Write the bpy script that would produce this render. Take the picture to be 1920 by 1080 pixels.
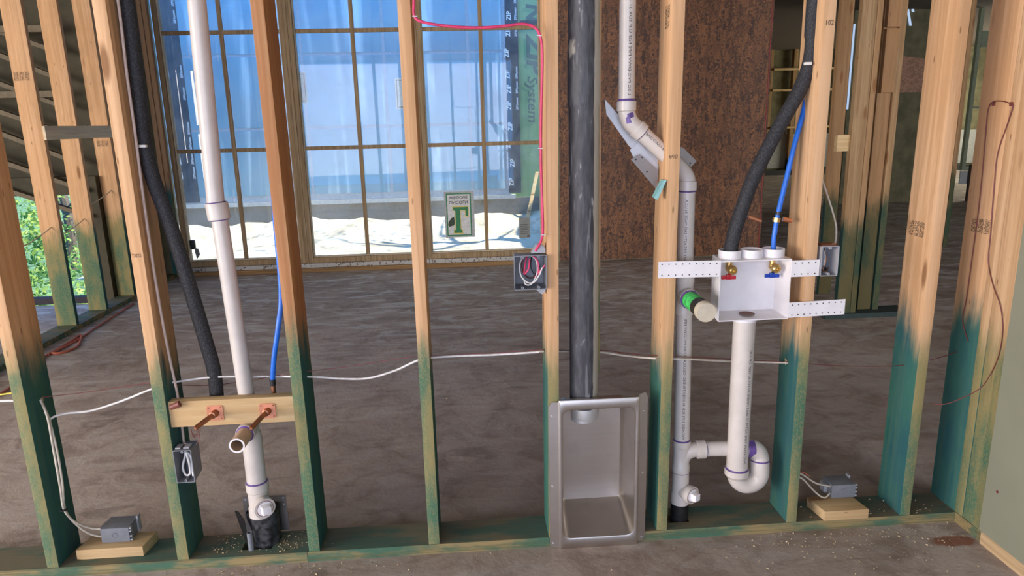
import bpy, bmesh, math, random
from mathutils import Vector, Matrix
random.seed(7)
SC = bpy.context.scene
for o in list(bpy.data.objects): bpy.data.objects.remove(o)
COL = SC.collection

# ------------------------------------------------------------------ camera
YAW, PITCH, ROLL, FPX = 0.0641, 0.2328, -0.0244, 1308.32
CAM = Vector((0.0, -2.174, 1.4601))
_f = Vector((math.sin(YAW)*math.cos(PITCH), math.cos(YAW)*math.cos(PITCH), -math.sin(PITCH)))
_r0 = Vector((math.cos(YAW), -math.sin(YAW), 0)); _u0 = _r0.cross(_f)
_r = _r0*math.cos(ROLL)+_u0*math.sin(ROLL); _u = -_r0*math.sin(ROLL)+_u0*math.cos(ROLL)
cd = bpy.data.cameras.new('camera'); cam = bpy.data.objects.new('camera', cd); COL.objects.link(cam)
cam.matrix_world = Matrix(((_r.x, _u.x, -_f.x, CAM.x), (_r.y, _u.y, -_f.y, CAM.y), (_r.z, _u.z, -_f.z, CAM.z), (0, 0, 0, 1)))
cd.sensor_width = 36; cd.lens = FPX*36/1920; cd.clip_start = .02; cd.clip_end = 200
SC.camera = cam

# ------------------------------------------------------------------ light
SC.view_settings.view_transform = 'Standard'; SC.view_settings.look = 'None'
SC.view_settings.exposure = 0.0; SC.view_settings.gamma = 1; SC.view_settings.use_curve_mapping = False
w = bpy.data.worlds.new('sky'); SC.world = w; w.use_nodes = True
bg = w.node_tree.nodes['Background']; bg.inputs[0].default_value = (0.13, 0.40, 1.0, 1); bg.inputs[1].default_value = 3.3
def sun(name, d, power, col, ang):
    l = bpy.data.lights.new(name, 'SUN'); l.energy = power; l.color = col; l.angle = math.radians(ang)
    o = bpy.data.objects.new(name, l); COL.objects.link(o); o.location = (4, 6, 9)
    o.rotation_euler = Vector(d).to_track_quat('-Z', 'Y').to_euler(); return o
def area(name, loc, d, sx, sy, power, col):
    l = bpy.data.lights.new(name, 'AREA'); l.shape = 'RECTANGLE'; l.size = sx; l.size_y = sy; l.energy = power; l.color = col
    o = bpy.data.objects.new(name, l); COL.objects.link(o); o.location = loc
    o.rotation_euler = Vector(d).to_track_quat('-Z', 'Y').to_euler(); return o
area('far_right_added_fill', (13.7, 11.5, 1.7), (-1, .1, -.1), 5.0, 2.0, 330, (1, .95, .78))  # added fill lamp for the far wall; the east wall has no window
sun('sun', (-0.62, 0.045, -0.80), 14, (1, .93, .80), .6)
area('left_opening_daylight', (-6.95, -3.3, 1.55), (1, .42, -.06), 4.6, 2.5, 620, (1, .88, .74))
area('back_opening_daylight', (-1.6, -5.95, 1.6), (0.1, 1, -.02), 5.6, 2.7, 180, (1, .86, .70))
area('right_room_added_fill', (5.2, -5.9, 1.7), (0, 1, -.03), 5.0, 2.4, 420, (1, .92, .80))  # added lamp out of view to brighten the right rooms and strand board
area('left_room_added_fill', (-6.7, 1.5, 1.7), (1, .1, -.1), 3.0, 2.0, 70, (1, .93, .82))  # added fill lamp for the left side wall, no window built there

# ------------------------------------------------------------------ pixel -> point on a plane of the place
def at(px, py, x=None, y=None, z=None):
    d = _f*FPX+_r*(px-960)+_u*(540-py)
    t = (x-CAM.x)/d.x if x is not None else (y-CAM.y)/d.y if y is not None else (z-CAM.z)/d.z
    return CAM+d*t

# ------------------------------------------------------------------ materials
class NT:
    def __init__(s, name):
        s.m = bpy.data.materials.new(name); s.m.use_nodes = True; s.t = s.m.node_tree; s.b = s.t.nodes['Principled BSDF']
    def n(s, typ, ins=None, **kw):
        nd = s.t.nodes.new(typ)
        for k, v in kw.items(): setattr(nd, k, v)
        for k, v in (ins or {}).items():
            if hasattr(v, 'links') or isinstance(v, bpy.types.NodeSocket): s.t.links.new(v, nd.inputs[k])
            else: nd.inputs[k].default_value = v
        return nd
    def math(s, op, a, b=0.0, clamp=False):
        return s.n('ShaderNodeMath', {0: a, 1: b}, operation=op, use_clamp=clamp).outputs[0]
    def mix(s, f, a, b, bt='MIX'):
        nd = s.n('ShaderNodeMix', data_type='RGBA', blend_type=bt)
        for i, v in ((0, f), (6, a), (7, b)):
            if isinstance(v, bpy.types.NodeSocket): s.t.links.new(v, nd.inputs[i])
            else: nd.inputs[i].default_value = v if i == 0 else (*v, 1) if len(v) == 3 else v
        return nd.outputs[2]
    def ss(s, v, a, b):
        return s.n('ShaderNodeMapRange', {0: v, 1: a, 2: b}, interpolation_type='SMOOTHSTEP').outputs[0]
    def coord(s, scale=(1, 1, 1), rnd=True, kind='Object'):
        c = s.n('ShaderNodeTexCoord').outputs[kind]
        if rnd:
            r = s.n('ShaderNodeObjectInfo').outputs['Random']
            r = s.n('ShaderNodeVectorMath', {0: r, 1: (37., 53., 91.)}, operation='MULTIPLY').outputs[0]
            c2 = s.n('ShaderNodeVectorMath', {0: c, 1: r}, operation='ADD').outputs[0]
        else: c2 = c
        return c, s.n('ShaderNodeVectorMath', {0: c2, 1: scale}, operation='MULTIPLY').outputs[0]
    def noise(s, v, scale, detail=3, rough=.55, dist=0.):
        return s.n('ShaderNodeTexNoise', {'Vector': v, 'Scale': scale, 'Detail': detail, 'Roughness': rough, 'Distortion': dist}).outputs[0]
    def bump(s, h, st=.3, d=.002):
        s.t.links.new(s.n('ShaderNodeBump', {'Strength': st, 'Distance': d, 'Height': h}).outputs[0], s.b.inputs['Normal'])
    def out(s, col=None, rough=None, metal=None, **kw):
        for k, v in (('Base Color', col), ('Roughness', rough), ('Metallic', metal)):
            if v is None: continue
            if isinstance(v, bpy.types.NodeSocket): s.t.links.new(v, s.b.inputs[k])
            else: s.b.inputs[k].default_value = (*v, 1) if k == 'Base Color' else v
        for k, v in kw.items(): s.b.inputs[k.replace('_', ' ')].default_value = v
        return s.m
def srgb(r, g, b):
    return tuple(((c/255)/12.92 if c/255 <= .04045 else ((c/255+.055)/1.055)**2.4) for c in (r, g, b))

def plain(name, c, rough=.5, metal=0., var=.12, sc=40., **kw):
    m = NT(name); _, v = m.coord((sc,)*3, False)
    n = m.noise(v, 1., 3)
    col = m.mix(m.ss(n, .3, .7), tuple(x*(1-var) for x in c), tuple(min(1, x*(1+var)) for x in c))
    return m.out(col, rough, metal, **kw)

def wood(name, axis='Z', gk=1., hi=(.71, .445, .25), lo=(.53, .31, .155), grain=1., treat=0, knots=.8, rough=.75):
    """object colour: r = height the green treatment reaches, g = reddish/weathered share"""
    m = NT(name); st = {'X': (1.6, 46, 46), 'Y': (46, 1.6, 46), 'Z': (46, 46, 1.6)}[axis]
    c, v = m.coord(st); _, v2 = m.coord((3, 3, 3))
    oc = m.n('ShaderNodeObjectInfo').outputs['Color']; oc = m.n('ShaderNodeSeparateColor', {0: oc})
    g1 = m.noise(v, 1., 4, .6, .6); g2 = m.noise(v2, 1., 3)
    col = m.mix(m.ss(g1, .34, .66), lo, hi)
    col = m.mix(m.math('MULTIPLY', m.ss(g2, .35, .75), .35), col, (hi[0]*.92, hi[1]*.78, hi[2]*.62))
    ks = {'X': (2.2, 9, 9), 'Y': (9, 2.2, 9), 'Z': (9, 9, 2.2)}[axis]; _, vk = m.coord(ks)
    kd = m.n('ShaderNodeTexVoronoi', {'Vector': vk, 'Scale': 1.2, 'Randomness': 1.}).outputs['Distance']
    kn = m.math('SUBTRACT', 1., m.ss(kd, .08, .19))
    col = m.mix(m.math('MULTIPLY', kn, knots), col, (.20, .085, .03))
    _, vk2 = m.coord(tuple(q*3.1 for q in ks)); kd2 = m.n('ShaderNodeTexVoronoi', {'Vector': vk2, 'Scale': 1., 'Randomness': 1.}).outputs['Distance']
    col = m.mix(m.math('MULTIPLY', m.math('SUBTRACT', 1., m.ss(kd2, .05, .11)), knots*.8), col, (.13, .055, .02))
    # weathered red-brown rough skin
    wv = m.math('MULTIPLY', oc.outputs['Green'], m.ss(g1, .2, .6))
    col = m.mix(wv, col, (.33, .135, .05))
    if treat:
        z = m.n('ShaderNodeSeparateXYZ', {0: c}).outputs['Z']
        nrm = m.n('ShaderNodeSeparateXYZ', {0: m.n('ShaderNodeTexCoord').outputs['Normal']})
        edge = m.ss(m.math('ABSOLUTE', nrm.outputs[1 if treat == 1 else 0]), .4, .6)
        _, vs = m.coord((26, 26, 1.3)); ns = m.noise(vs, 1., 4, .65)
        _, vp = m.coord((7, 7, 2.4)); npt = m.noise(vp, 1., 4, .65)
        _, vf = m.coord((260, 260, 120)); nf = m.noise(vf, 1., 2)
        zz = m.math('ADD', z, m.math('ADD', m.math('MULTIPLY', m.math('SUBTRACT', ns, .5), .24), m.math('MULTIPLY', m.math('SUBTRACT', npt, .5), .30)))
        mask = m.math('SUBTRACT', 1., m.ss(m.math('SUBTRACT', zz, oc.outputs['Red']), -.11, .09))
        teal = m.mix(m.ss(npt, .35, .65), (.006, .095, .108), (.020, .135, .105))
        olive = m.mix(m.ss(npt, .36, .62), (.05, .155, .095), (.27, .235, .10))
        olive = m.mix(m.math('MULTIPLY', m.ss(nf, .50, .62), .35), olive, (.40, .27, .12))
        grn = m.mix(edge, teal, olive)
        grn = m.mix(m.math('MULTIPLY', m.ss(g1, .45, .7), .16), grn, (.12, .15, .06))
        if gk != 1.: grn = m.mix(1., grn, (gk, gk, gk), 'MULTIPLY')
        col = m.mix(m.math('MULTIPLY', mask, .96), col, grn)
    m.bump(g1, .25*grain, .003)
    return m.out(col, rough, 0., Specular_IOR_Level=.18)

W_STUD = wood('spruce_stud', 'Z', treat=1)
W_STUDX = wood('spruce_stud_turned', 'Z', treat=2, hi=(.66, .44, .25), lo=(.50, .305, .16))
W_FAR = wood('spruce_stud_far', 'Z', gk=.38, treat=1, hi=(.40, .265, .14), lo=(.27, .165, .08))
W_RAW = wood('raw_spruce_long', 'X', hi=(.62, .46, .25), lo=(.48, .32, .16))
W_Y = wood('raw_spruce_deep', 'Y', hi=(.58, .42, .24), lo=(.42, .28, .15))
W_DARK = wood('window_frame_wood', 'Z', hi=(.36, .26, .15), lo=(.22, .15, .08), knots=0)
W_DARKX = wood('window_frame_wood_flat', 'X', hi=(.30, .185, .085), lo=(.20, .115, .05), knots=0)
W_STOP = plain('window_stop_pale', (.50, .42, .29), .6)

def plate_mat():
    m = NT('treated_plate'); c, v = m.coord((2.2, 60, 60)); _, vp = m.coord((4.2, 14, 14)); _, vl = m.coord((1.5, 30, 210))
    g = m.noise(v, 1., 4, .6); p = m.noise(vp, 1., 4, .6); l = m.noise(vl, 1., 2, .5)
    nr = m.n('ShaderNodeSeparateXYZ', {0: m.n('ShaderNodeTexCoord').outputs['Normal']}).outputs[2]
    top = m.mix(m.ss(p, .40, .62), (.15, .125, .075), (.055, .105, .075)); top = m.mix(m.math('MULTIPLY', m.ss(g, .45, .75), .5), top, (.14, .11, .06))
    fr = m.mix(m.ss(p, .40, .60), (.27, .20, .085), (.05, .125, .075)); fr = m.mix(m.math('MULTIPLY', m.ss(l, .5, .62), .6), fr, (.09, .085, .035))
    col = m.mix(m.ss(nr, .4, .6), fr, top); m.bump(g, .3, .002)
    return m.out(col, .8)
M_PLATE = plate_mat()

def concrete():
    m = NT('dusty_concrete'); c, v = m.coord((1, 1, 1), False)
    a = m.noise(v, .9, 5, .6, .5); b = m.noise(v, 4.5, 5, .65, 1.2); d = m.noise(v, 26., 4, .6)
    s1 = m.n('ShaderNodeVectorMath', {0: c, 1: (2.6, 7.5, 1)}, operation='MULTIPLY').outputs[0]; s = m.noise(s1, 1., 5, .62, 1.4)
    col = m.mix(m.ss(a, .35, .68), (.325, .262, .22), (.44, .37, .32))
    col = m.mix(m.math('MULTIPLY', m.ss(b, .45, .66), .55), col, (.19, .130, .098))
    y = m.n('ShaderNodeSeparateXYZ', {0: c})
    # pale smears; window light painted in as more of them toward the windows
    far = m.ss(y.outputs[1], 1.2, 4.2)
    col = m.mix(m.math('MULTIPLY', m.ss(s, .50, .62), m.math('ADD', m.math('MULTIPLY', far, .75), .16)), col, (.56, .56, .55))
    col = m.mix(m.math('MULTIPLY', m.ss(s, .44, .32), .5), col, (.15, .125, .105))
    col = m.mix(m.math('MULTIPLY', m.ss(d, .55, .75), .25), col, (.26, .215, .165))
    # rust red spill by the corner
    dx = m.math('DIVIDE', m.math('SUBTRACT', y.outputs[0], 1.655), .085); dy = m.math('DIVIDE', m.math('SUBTRACT', y.outputs[1], -.115), .033)
    rr = m.math('SQRT', m.math('ADD', m.math('MULTIPLY', dx, dx), m.math('MULTIPLY', dy, dy)))
    rr = m.math('ADD', rr, m.math('MULTIPLY', m.math('SUBTRACT', m.noise(v, 22., 3), .5), .9))
    col = m.mix(m.math('MULTIPLY', m.math('SUBTRACT', 1., m.ss(rr, .75, 1.1)), .8), col, (.22, .055, .012))
    m.bump(m.math('ADD', d, m.math('MULTIPLY', b, 1.4)), .35, .006)
    return m.out(col, m.math('ADD', .55, m.math('MULTIPLY', a, .3)))
M_CONC = concrete()

def osb():
    m = NT('strand_board'); c, v = m.coord((1, 1, 1), False)
    cols = None; h = None
    for i, (ang, sx) in enumerate(((.3, 1), (1.25, 1), (-.7, 1))):
        mp = m.n('ShaderNodeMapping', {'Vector': c, 'Rotation': (0, ang, 0), 'Scale': (30, 30, 9)}).outputs[0]
        vo = m.n('ShaderNodeTexVoronoi', {'Vector': mp, 'Scale': 1.})
        t = m.n('ShaderNodeSeparateColor', {0: vo.outputs['Color']}).outputs[0]
        cc = m.mix(t, (.045, .016, .006), (.215, .088, .030))
        if cols is None: cols = cc; h = t
        else:
            sel = m.ss(m.noise(v, 17.+9*i, 2), .47, .53); cols = m.mix(sel, cols, cc); h = m.n('ShaderNodeMix', {0: sel, 2: h, 3: t}).outputs[0]
    d = m.noise(v, 60., 4); cols = m.mix(m.math('MULTIPLY', m.ss(d, .56, .68), .9), cols, (.02, .008, .004))
    m.bump(h, .3, .002); return m.out(cols, .62)
M_OSB = osb()

def duct_paint():
    m = NT('duct_sealant'); c, v = m.coord((22, 22, 5), False); x = m.n('ShaderNodeSeparateXYZ', {0: c})
    n = m.noise(v, 1., 4, .6, .5); _, v2 = m.coord((60, 60, 16), False); n2 = m.noise(v2, 1., 3)
    e = m.math('ADD', x.outputs[0], m.math('MULTIPLY', m.math('SUBTRACT', n, .5), .018))
    bare = m.math('MAXIMUM', m.ss(e, .023, .026), m.math('MULTIPLY', m.ss(n, .60, .68), m.ss(x.outputs[2], .95, 1.3)))
    col = m.mix(m.ss(n2, .35, .7), (.040, .040, .046), (.075, .075, .084))
    smear = m.math('MULTIPLY', m.ss(n2, .66, .74), .6); col = m.mix(smear, col, (.5, .5, .5))
    _, v3 = m.coord((70, 70, 5), False); col = m.mix(m.math('MULTIPLY', m.ss(m.noise(v3, 1., 2), .62, .68), .35), col, (.30, .30, .31))
    col = m.mix(bare, col, (.40, .36, .29)); m.bump(m.math('ADD', n, n2), .6, .004)
    return m.out(col, m.math('ADD', .42, m.math('MULTIPLY', n2, .35)), 0., Specular_IOR_Level=.55)
M_DUCT = duct_paint()

def brushed(name, c, rough, sc=(3, 3, 90), metal=1.):
    m = NT(name); _, v = m.coord(sc, False); n = m.noise(v, 1., 4); _, v2 = m.coord((7, 7, 7), False); n2 = m.noise(v2, 1., 4)
    col = m.mix(m.ss(n, .3, .7), tuple(x*.96 for x in c), c); col = m.mix(m.math('MULTIPLY', m.ss(n2, .5, .75), .35), col, tuple(x*.6 for x in c))
    m.bump(n, .02, .001); return m.out(col, m.math('ADD', rough, m.math('MULTIPLY', n2, .14)), metal)
M_STEEL = brushed('aluminised_steel', (.60, .55, .50), .30)
M_GALV = brushed('galvanised_steel', (.60, .60, .60), .42, (20, 20, 20), .65)
M_PLATE_STEEL = brushed('dull_steel_plate', (.30, .27, .25), .42, (8, 8, 8))
M_COPPER = brushed('copper', (.80, .36, .22), .33, (30, 30, 30)); M_COPD = brushed('aged_copper', (.42, .19, .11), .38, (30, 30, 30))
M_BRASS = brushed('brass', (.72, .50, .20), .25, (30, 30, 30))
M_PVC = plain('white_pvc', (.60, .54, .485), .33, var=.05, sc=14); M_PVCW = plain('bright_white_plastic', (.80, .76, .76), .36, var=.04, sc=14)
M_PVCT = plain('tan_pvc', (.50, .36, .25), .4, var=.08)
M_PRIMER = plain('purple_primer', (.13, .07, .26), .35, var=.3)
M_FOAM = NT('black_foam'); _, _v = M_FOAM.coord((300, 300, 160), False); _n = M_FOAM.noise(_v, 1., 3); M_FOAM.bump(_n, .6, .002)
M_FOAM = M_FOAM.out(M_FOAM.mix(M_FOAM.ss(_n, .4, .75), (.012, .012, .014), (.05, .05, .055)), .7)
M_BLUE = plain('blue_tube', (.012, .14, .62), .35); M_BLK = plain('black_rubber', (.012, .012, .013), .45, var=.4, sc=60)
M_PINK = plain('pink_cable', (.66, .05, .14), .38); M_NM = plain('cream_cable', (.60, .53, .43), .5); M_REDW = plain('dark_red_wire', (.16, .035, .03), .4)
M_YEL = plain('yellow_cable', (.70, .55, .06), .45); M_ORG = plain('orange_cord', (.50, .13, .07), .5); M_WHT = plain('white_insulation', (.75, .72, .68), .45)
M_GREYP = plain('grey_box_plastic', (.19, .20, .22), .45, var=.08); M_GREYL = plain('light_grey_box_plastic', (.36, .36, .38), .45, var=.06)
M_RED = plain('red_handle', (.55, .015, .03), .35); M_BLUH = plain('blue_handle', (.01, .05, .35), .35)
M_LABEL = plain('green_label', (.06, .52, .12), .5, var=.35, sc=70); M_CAP = plain('cream_cap', (.56, .49, .37), .5, var=.08)
M_TEAL = plain('teal_shield', (.22, .44, .43), .5); M_INK = plain('black_ink', (.03, .028, .028), .6); M_INKB = plain('brown_stamp_ink', (.10, .065, .04), .8)
M_DRY = plain('greenish_drywall', (.25, .25, .175), .85, var=.05, sc=3); M_TRIM = W_Y
M_ZIP = plain('green_sheathing', (.20, .36, .17), .6, var=.1, sc=4); M_ZIPI = plain('dark_green_ink', (.075, .13, .105), .6)
M_TAPE = plain('black_flashing_tape', (.03, .038, .05), .45, var=.3); M_SLAB = plain('bare_foundation', (.20, .19, .17), .85)
M_SHEET = plain('plain_white_print', (.72, .76, .78), .6)
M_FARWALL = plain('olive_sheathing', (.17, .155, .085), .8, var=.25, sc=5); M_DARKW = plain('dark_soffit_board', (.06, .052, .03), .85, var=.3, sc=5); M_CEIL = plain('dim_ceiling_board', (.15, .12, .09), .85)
M_RAFT = plain('weathered_rafter', (.16, .13, .085), .85); M_WHTP = plain('pale_patch', (.42, .43, .42), .8)
M_GOLD = plain('gold_print', (.62, .48, .12), .5); M_LGREEN = plain('logo_green', (.02, .17, .055), .5); M_GLAB = plain('grey_label', (.20, .21, .19), .6)
M_SIGN = plain('sign_white', (.56, .56, .53), .6); M_DUST = plain('wood_shaving', (.46, .36, .22), .8, var=.3); M_BARK = plain('bark', (.10, .075, .055), .9)
def leafmat():
    m = NT('leaves'); _, v = m.coord((1.3,)*3, False); n = m.noise(v, 3., 3)
    col = m.mix(m.ss(n, .35, .65), (.06, .17, .03), (.36, .48, .09)); m.out(col, .6)
    tr = m.n('ShaderNodeBsdfTranslucent', {'Color': col}); mx = m.n('ShaderNodeMixShader', {0: .4, 1: m.b.outputs[0], 2: tr.outputs[0]})
    m.t.links.new(mx.outputs[0], m.t.nodes['Material Output'].inputs[0]); return m.m
M_BOOT = plain('dusty_black_rubber', (.035, .035, .038), .4, var=.95, sc=45); M_LEAF = leafmat()
def sand():
    m = NT('bare_sand'); c, v = m.coord((1, 1, 1), False); n = m.noise(v, 2.2, 6, .65, .8); n2 = m.noise(v, 14., 4)
    col = m.mix(m.ss(n, .35, .65), (.36, .30, .21), (.66, .58, .44)); col = m.mix(m.math('MULTIPLY', m.ss(n2, .55, .7), .5), col, (.20, .17, .10))
    m.bump(m.math('ADD', n, m.math('MULTIPLY', n2, .3)), .9, .05); return m.out(col, .9)
M_SAND = sand()
M_GRASS = plain('rough_grass', (.07, .13, .035), .9, var=.5, sc=6)
def glass(name, tint, gl, extra=None):
    m = NT(name); m.t.nodes.remove(m.b)
    tr = m.n('ShaderNodeBsdfTransparent', {0: (*tint, 1)}); gs = m.n('ShaderNodeBsdfGlossy', {0: (1, 1, 1, 1), 'Roughness': .02})
    fr = m.n('ShaderNodeFresnel', {0: 1.45}).outputs[0]; f = m.math('MULTIPLY', fr, gl, True)
    mx = m.n('ShaderNodeMixShader', {0: f, 1: tr.outputs[0], 2: gs.outputs[0]}); o = mx.outputs[0]
    if extra:   # dusty haze on the pane
        df = m.n('ShaderNodeBsdfDiffuse', {0: (*extra, 1)}); tl = m.n('ShaderNodeBsdfTranslucent', {0: (*extra, 1)})
        ad = m.n('ShaderNodeMixShader', {0: .6, 1: df.outputs[0], 2: tl.outputs[0]})
        _, v = m.coord((1, 1, 1), False); n = m.noise(v, 2.5, 4, .6, 1.)
        o = m.n('ShaderNodeMixShader', {0: m.math('MULTIPLY', m.ss(n, .2, .8), .13), 1: o, 2: ad.outputs[0]}).outputs[0]
    m.t.links.new(o, m.t.nodes['Material Output'].inputs[0]); return m.m
M_GLASS = glass('window_glass', (.93, .97, .98), 1., (.8, .85, .9))
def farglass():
    m = NT('film_glass_light_streaks'); _, v = m.coord((1, 1, 1), False)
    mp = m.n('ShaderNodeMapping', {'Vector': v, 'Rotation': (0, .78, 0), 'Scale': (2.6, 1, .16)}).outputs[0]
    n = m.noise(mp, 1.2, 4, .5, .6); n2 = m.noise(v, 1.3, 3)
    col = m.mix(m.ss(n, .50, .66), (.16, .31, .40), (.50, .66, .72)); col = m.mix(m.math('MULTIPLY', m.ss(n2, .45, .7), .5), col, (.09, .19, .29))  # diagonal light streaks across the panes are painted into the colour
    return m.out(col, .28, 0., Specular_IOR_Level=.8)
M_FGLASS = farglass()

# ------------------------------------------------------------------ geometry
WLOC = {}
class G:
    def __init__(s): s.b = bmesh.new(); s.mi = 0
    def _add(s, vs, fs):
        v = [s.b.verts.new(p) for p in vs]
        for f in fs:
            try: s.b.faces.new([v[i] for i in f]).material_index = s.mi
            except ValueError: pass
        return v
    def box(s, x0, x1, y0, y1, z0, z1, bev=0.):
        v = s._add([(x, y, z) for x in (x0, x1) for y in (y0, y1) for z in (z0, z1)],
                   [(0, 1, 3, 2), (4, 6, 7, 5), (0, 4, 5, 1), (2, 3, 7, 6), (0, 2, 6, 4), (1, 5, 7, 3)])
        if bev:
            es = {e for q in v for e in q.link_edges}
            bmesh.ops.bevel(s.b, geom=list(es), offset=bev, segments=2, affect='EDGES', profile=.6)
        return s
    def hexa(s, lo, hi, bev=0.):       # lo, hi: four points each, same winding
        v = s._add(list(lo)+list(hi), [(3, 2, 1, 0), (4, 5, 6, 7), (0, 1, 5, 4), (1, 2, 6, 5), (2, 3, 7, 6), (3, 0, 4, 7)])
        if bev: bmesh.ops.bevel(s.b, geom=list({e for q in v for e in q.link_edges}), offset=bev, segments=2, affect='EDGES', profile=.6)
        return s
    def prism(s, pts, ext):            # polygon extruded by vector ext
        n = len(pts); ext = Vector(ext); P = [Vector(p) for p in pts]
        s._add(P+[p+ext for p in P], [tuple(range(n-1, -1, -1)), tuple(range(n, 2*n))]+[(i, (i+1) % n, n+(i+1) % n, n+i) for i in range(n)]); return s
    def tube(s, path, r, seg=20, cap=True, inner=None):
        P = [Vector(p) for p in path]; n = len(P); R = r if isinstance(r, (list, tuple)) else [r]*n
        t0 = (P[1]-P[0]).normalized(); a = t0.orthogonal().normalized(); rings = []; prev = t0
        for i in range(n):
            t = ((P[i]-P[i-1]).normalized() if i else t0)+((P[i+1]-P[i]).normalized() if i < n-1 else (P[i]-P[i-1]).normalized())
            t = t.normalized() if t.length > 1e-6 else prev
            a = prev.rotation_difference(t) @ a; a = (a-t*a.dot(t)).normalized(); b = t.cross(a); prev = t
            rings.append([s.b.verts.new(P[i]+(a*math.cos(2*math.pi*k/seg)+b*math.sin(2*math.pi*k/seg))*R[i]) for k in range(seg)])
        for i in range(n-1):
            for k in range(seg):
                f = s.b.faces.new((rings[i][k], rings[i][(k+1) % seg], rings[i+1][(k+1) % seg], rings[i+1][k])); f.material_index = s.mi
        if cap:
            for rg in (list(reversed(rings[0])), rings[-1]):
                s.b.faces.new(rg).material_index = s.mi
        return s
    def lathe(s, p, d, prof, seg=24):  # prof: list of (distance along d, radius)
        p = Vector(p); d = Vector(d).normalized(); a = d.orthogonal().normalized(); b = d.cross(a); rings = []
        for h, r in prof:
            r = max(r, 1e-4); rings.append([s.b.verts.new(p+d*h+(a*math.cos(2*math.pi*k/seg)+b*math.sin(2*math.pi*k/seg))*r) for k in range(seg)])
        for i in range(len(rings)-1):
            for k in range(seg):
                f = s.b.faces.new((rings[i][k], rings[i][(k+1) % seg], rings[i+1][(k+1) % seg], rings[i+1][k])); f.material_index = s.mi
        return s
    def loft(s, loops, cap0=False, cap1=False):
        L = [[s.b.verts.new(p) for p in lp] for lp in loops]; n = len(L[0])
        for i in range(len(L)-1):
            for k in range(n):
                f = s.b.faces.new((L[i][k], L[i][(k+1) % n], L[i+1][(k+1) % n], L[i+1][k])); f.material_index = s.mi
        if cap0: s.b.faces.new(list(reversed(L[0]))).material_index = s.mi
        if cap1: s.b.faces.new(L[-1]).material_index = s.mi
        return s
    def each(s, name, mats, parent=None, **kw):
        s.b.verts.index_update(); seen = {}; comps = []
        for v in s.b.verts:
            if v.index in seen: continue
            st, comp = [v], []; seen[v.index] = 1
            while st:
                q = st.pop(); comp.append(q)
                for e in q.link_edges:
                    o = e.other_vert(q)
                    if o.index not in seen: seen[o.index] = 1; st.append(o)
            comps.append(comp)
        for comp in comps:
            h = G(); ix = {v.index: k for k, v in enumerate(comp)}; fs = {f for v in comp for f in v.link_faces}
            h._add([v.co.copy() for v in comp], [tuple(ix[v.index] for v in f.verts) for f in fs]); h.build(name, mats, parent, **kw)
        s.b.free()
    def build(s, name, mats, parent=None, label=None, cat=None, group=None, kind=None, origin=None, color=None):
        bmesh.ops.recalc_face_normals(s.b, faces=s.b.faces[:]) if not getattr(s, 'norec', False) else None
        for f in s.b.faces: f.smooth = True
        for e in s.b.edges:
            if len(e.link_faces) != 2 or e.calc_face_angle(0) > .62: e.smooth = False
        vs = [v.co for v in s.b.verts]
        mn = Vector([min(v[i] for v in vs) for i in range(3)]); mx = Vector([max(v[i] for v in vs) for i in range(3)])
        if parent: org = WLOC[parent.name]
        else: org = Vector(origin) if origin is not None else Vector(((mn.x+mx.x)/2, (mn.y+mx.y)/2, mn.z))
        for v in s.b.verts: v.co = v.co-org
        me = bpy.data.meshes.new(name); s.b.to_mesh(me); s.b.free()
        for m in (mats if isinstance(mats, (list, tuple)) else [mats]): me.materials.append(m)
        o = bpy.data.objects.new(name, me); COL.objects.link(o); WLOC[o.name] = org
        if parent: o.parent = parent
        else: o.location = org
        o.color = (*(color or (0, 0, 0)), 1)
        return tag(o, label, cat, group, kind)
def tag(o, label=None, cat=None, group=None, kind=None):
    for k, v in (('label', label), ('category', cat), ('group', group), ('kind', kind)):
        if v: o[k] = v
    return o
def thing(name, loc, label, cat, group=None):
    o = bpy.data.objects.new(name, None); COL.objects.link(o); o.location = loc; WLOC[o.name] = Vector(loc); o.empty_display_size = .05
    return tag(o, label, cat, group)
def crom(pts, n=8):
    P = [Vector(p) for p in pts]; P = [P[0]*2-P[1]]+P+[P[-1]*2-P[-2]]; out = []
    for i in range(1, len(P)-2):
        for k in range(n):
            t = k/n; a, b, c, d = P[i-1:i+3]
            out.append(.5*((2*b)+(c-a)*t+(2*a-5*b+4*c-d)*t*t+(3*b-a-3*c+d)*t**3))
    out.append(P[-2]); return out
def arc(c, u, v, r, a0, a1, n=10):
    c, u, v = Vector(c), Vector(u), Vector(v)
    return [c+u*r*math.cos(a0+(a1-a0)*k/n)+v*r*math.sin(a0+(a1-a0)*k/n) for k in range(n+1)]
def rrect(x0, x1, z0, z1, r, y, n=5):
    o = []
    for cx, cz, a in ((x1-r, z1-r, 0), (x0+r, z1-r, 90), (x0+r, z0+r, 180), (x1-r, z0+r, 270)):
        for k in range(n+1):
            t = math.radians(a+90*k/n); o.append((cx+r*math.cos(t), y, cz+r*math.sin(t)))
    return o
_dg = None
def text_geo(s, size, shear=0., bold=0.):
    cu = bpy.data.curves.new('lettering', 'FONT'); cu.body = s; cu.size = size; cu.resolution_u = 2; cu.shear = shear; cu.offset = bold
    o = bpy.data.objects.new('lettering', cu); COL.objects.link(o)
    dg = bpy.context.evaluated_depsgraph_get(); me = o.evaluated_get(dg).to_mesh()
    vs = [v.co.copy() for v in me.vertices]; fs = [tuple(p.vertices) for p in me.polygons]
    o.evaluated_get(dg).to_mesh_clear(); bpy.data.objects.remove(o); bpy.data.curves.remove(cu)
    return vs, fs
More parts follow.
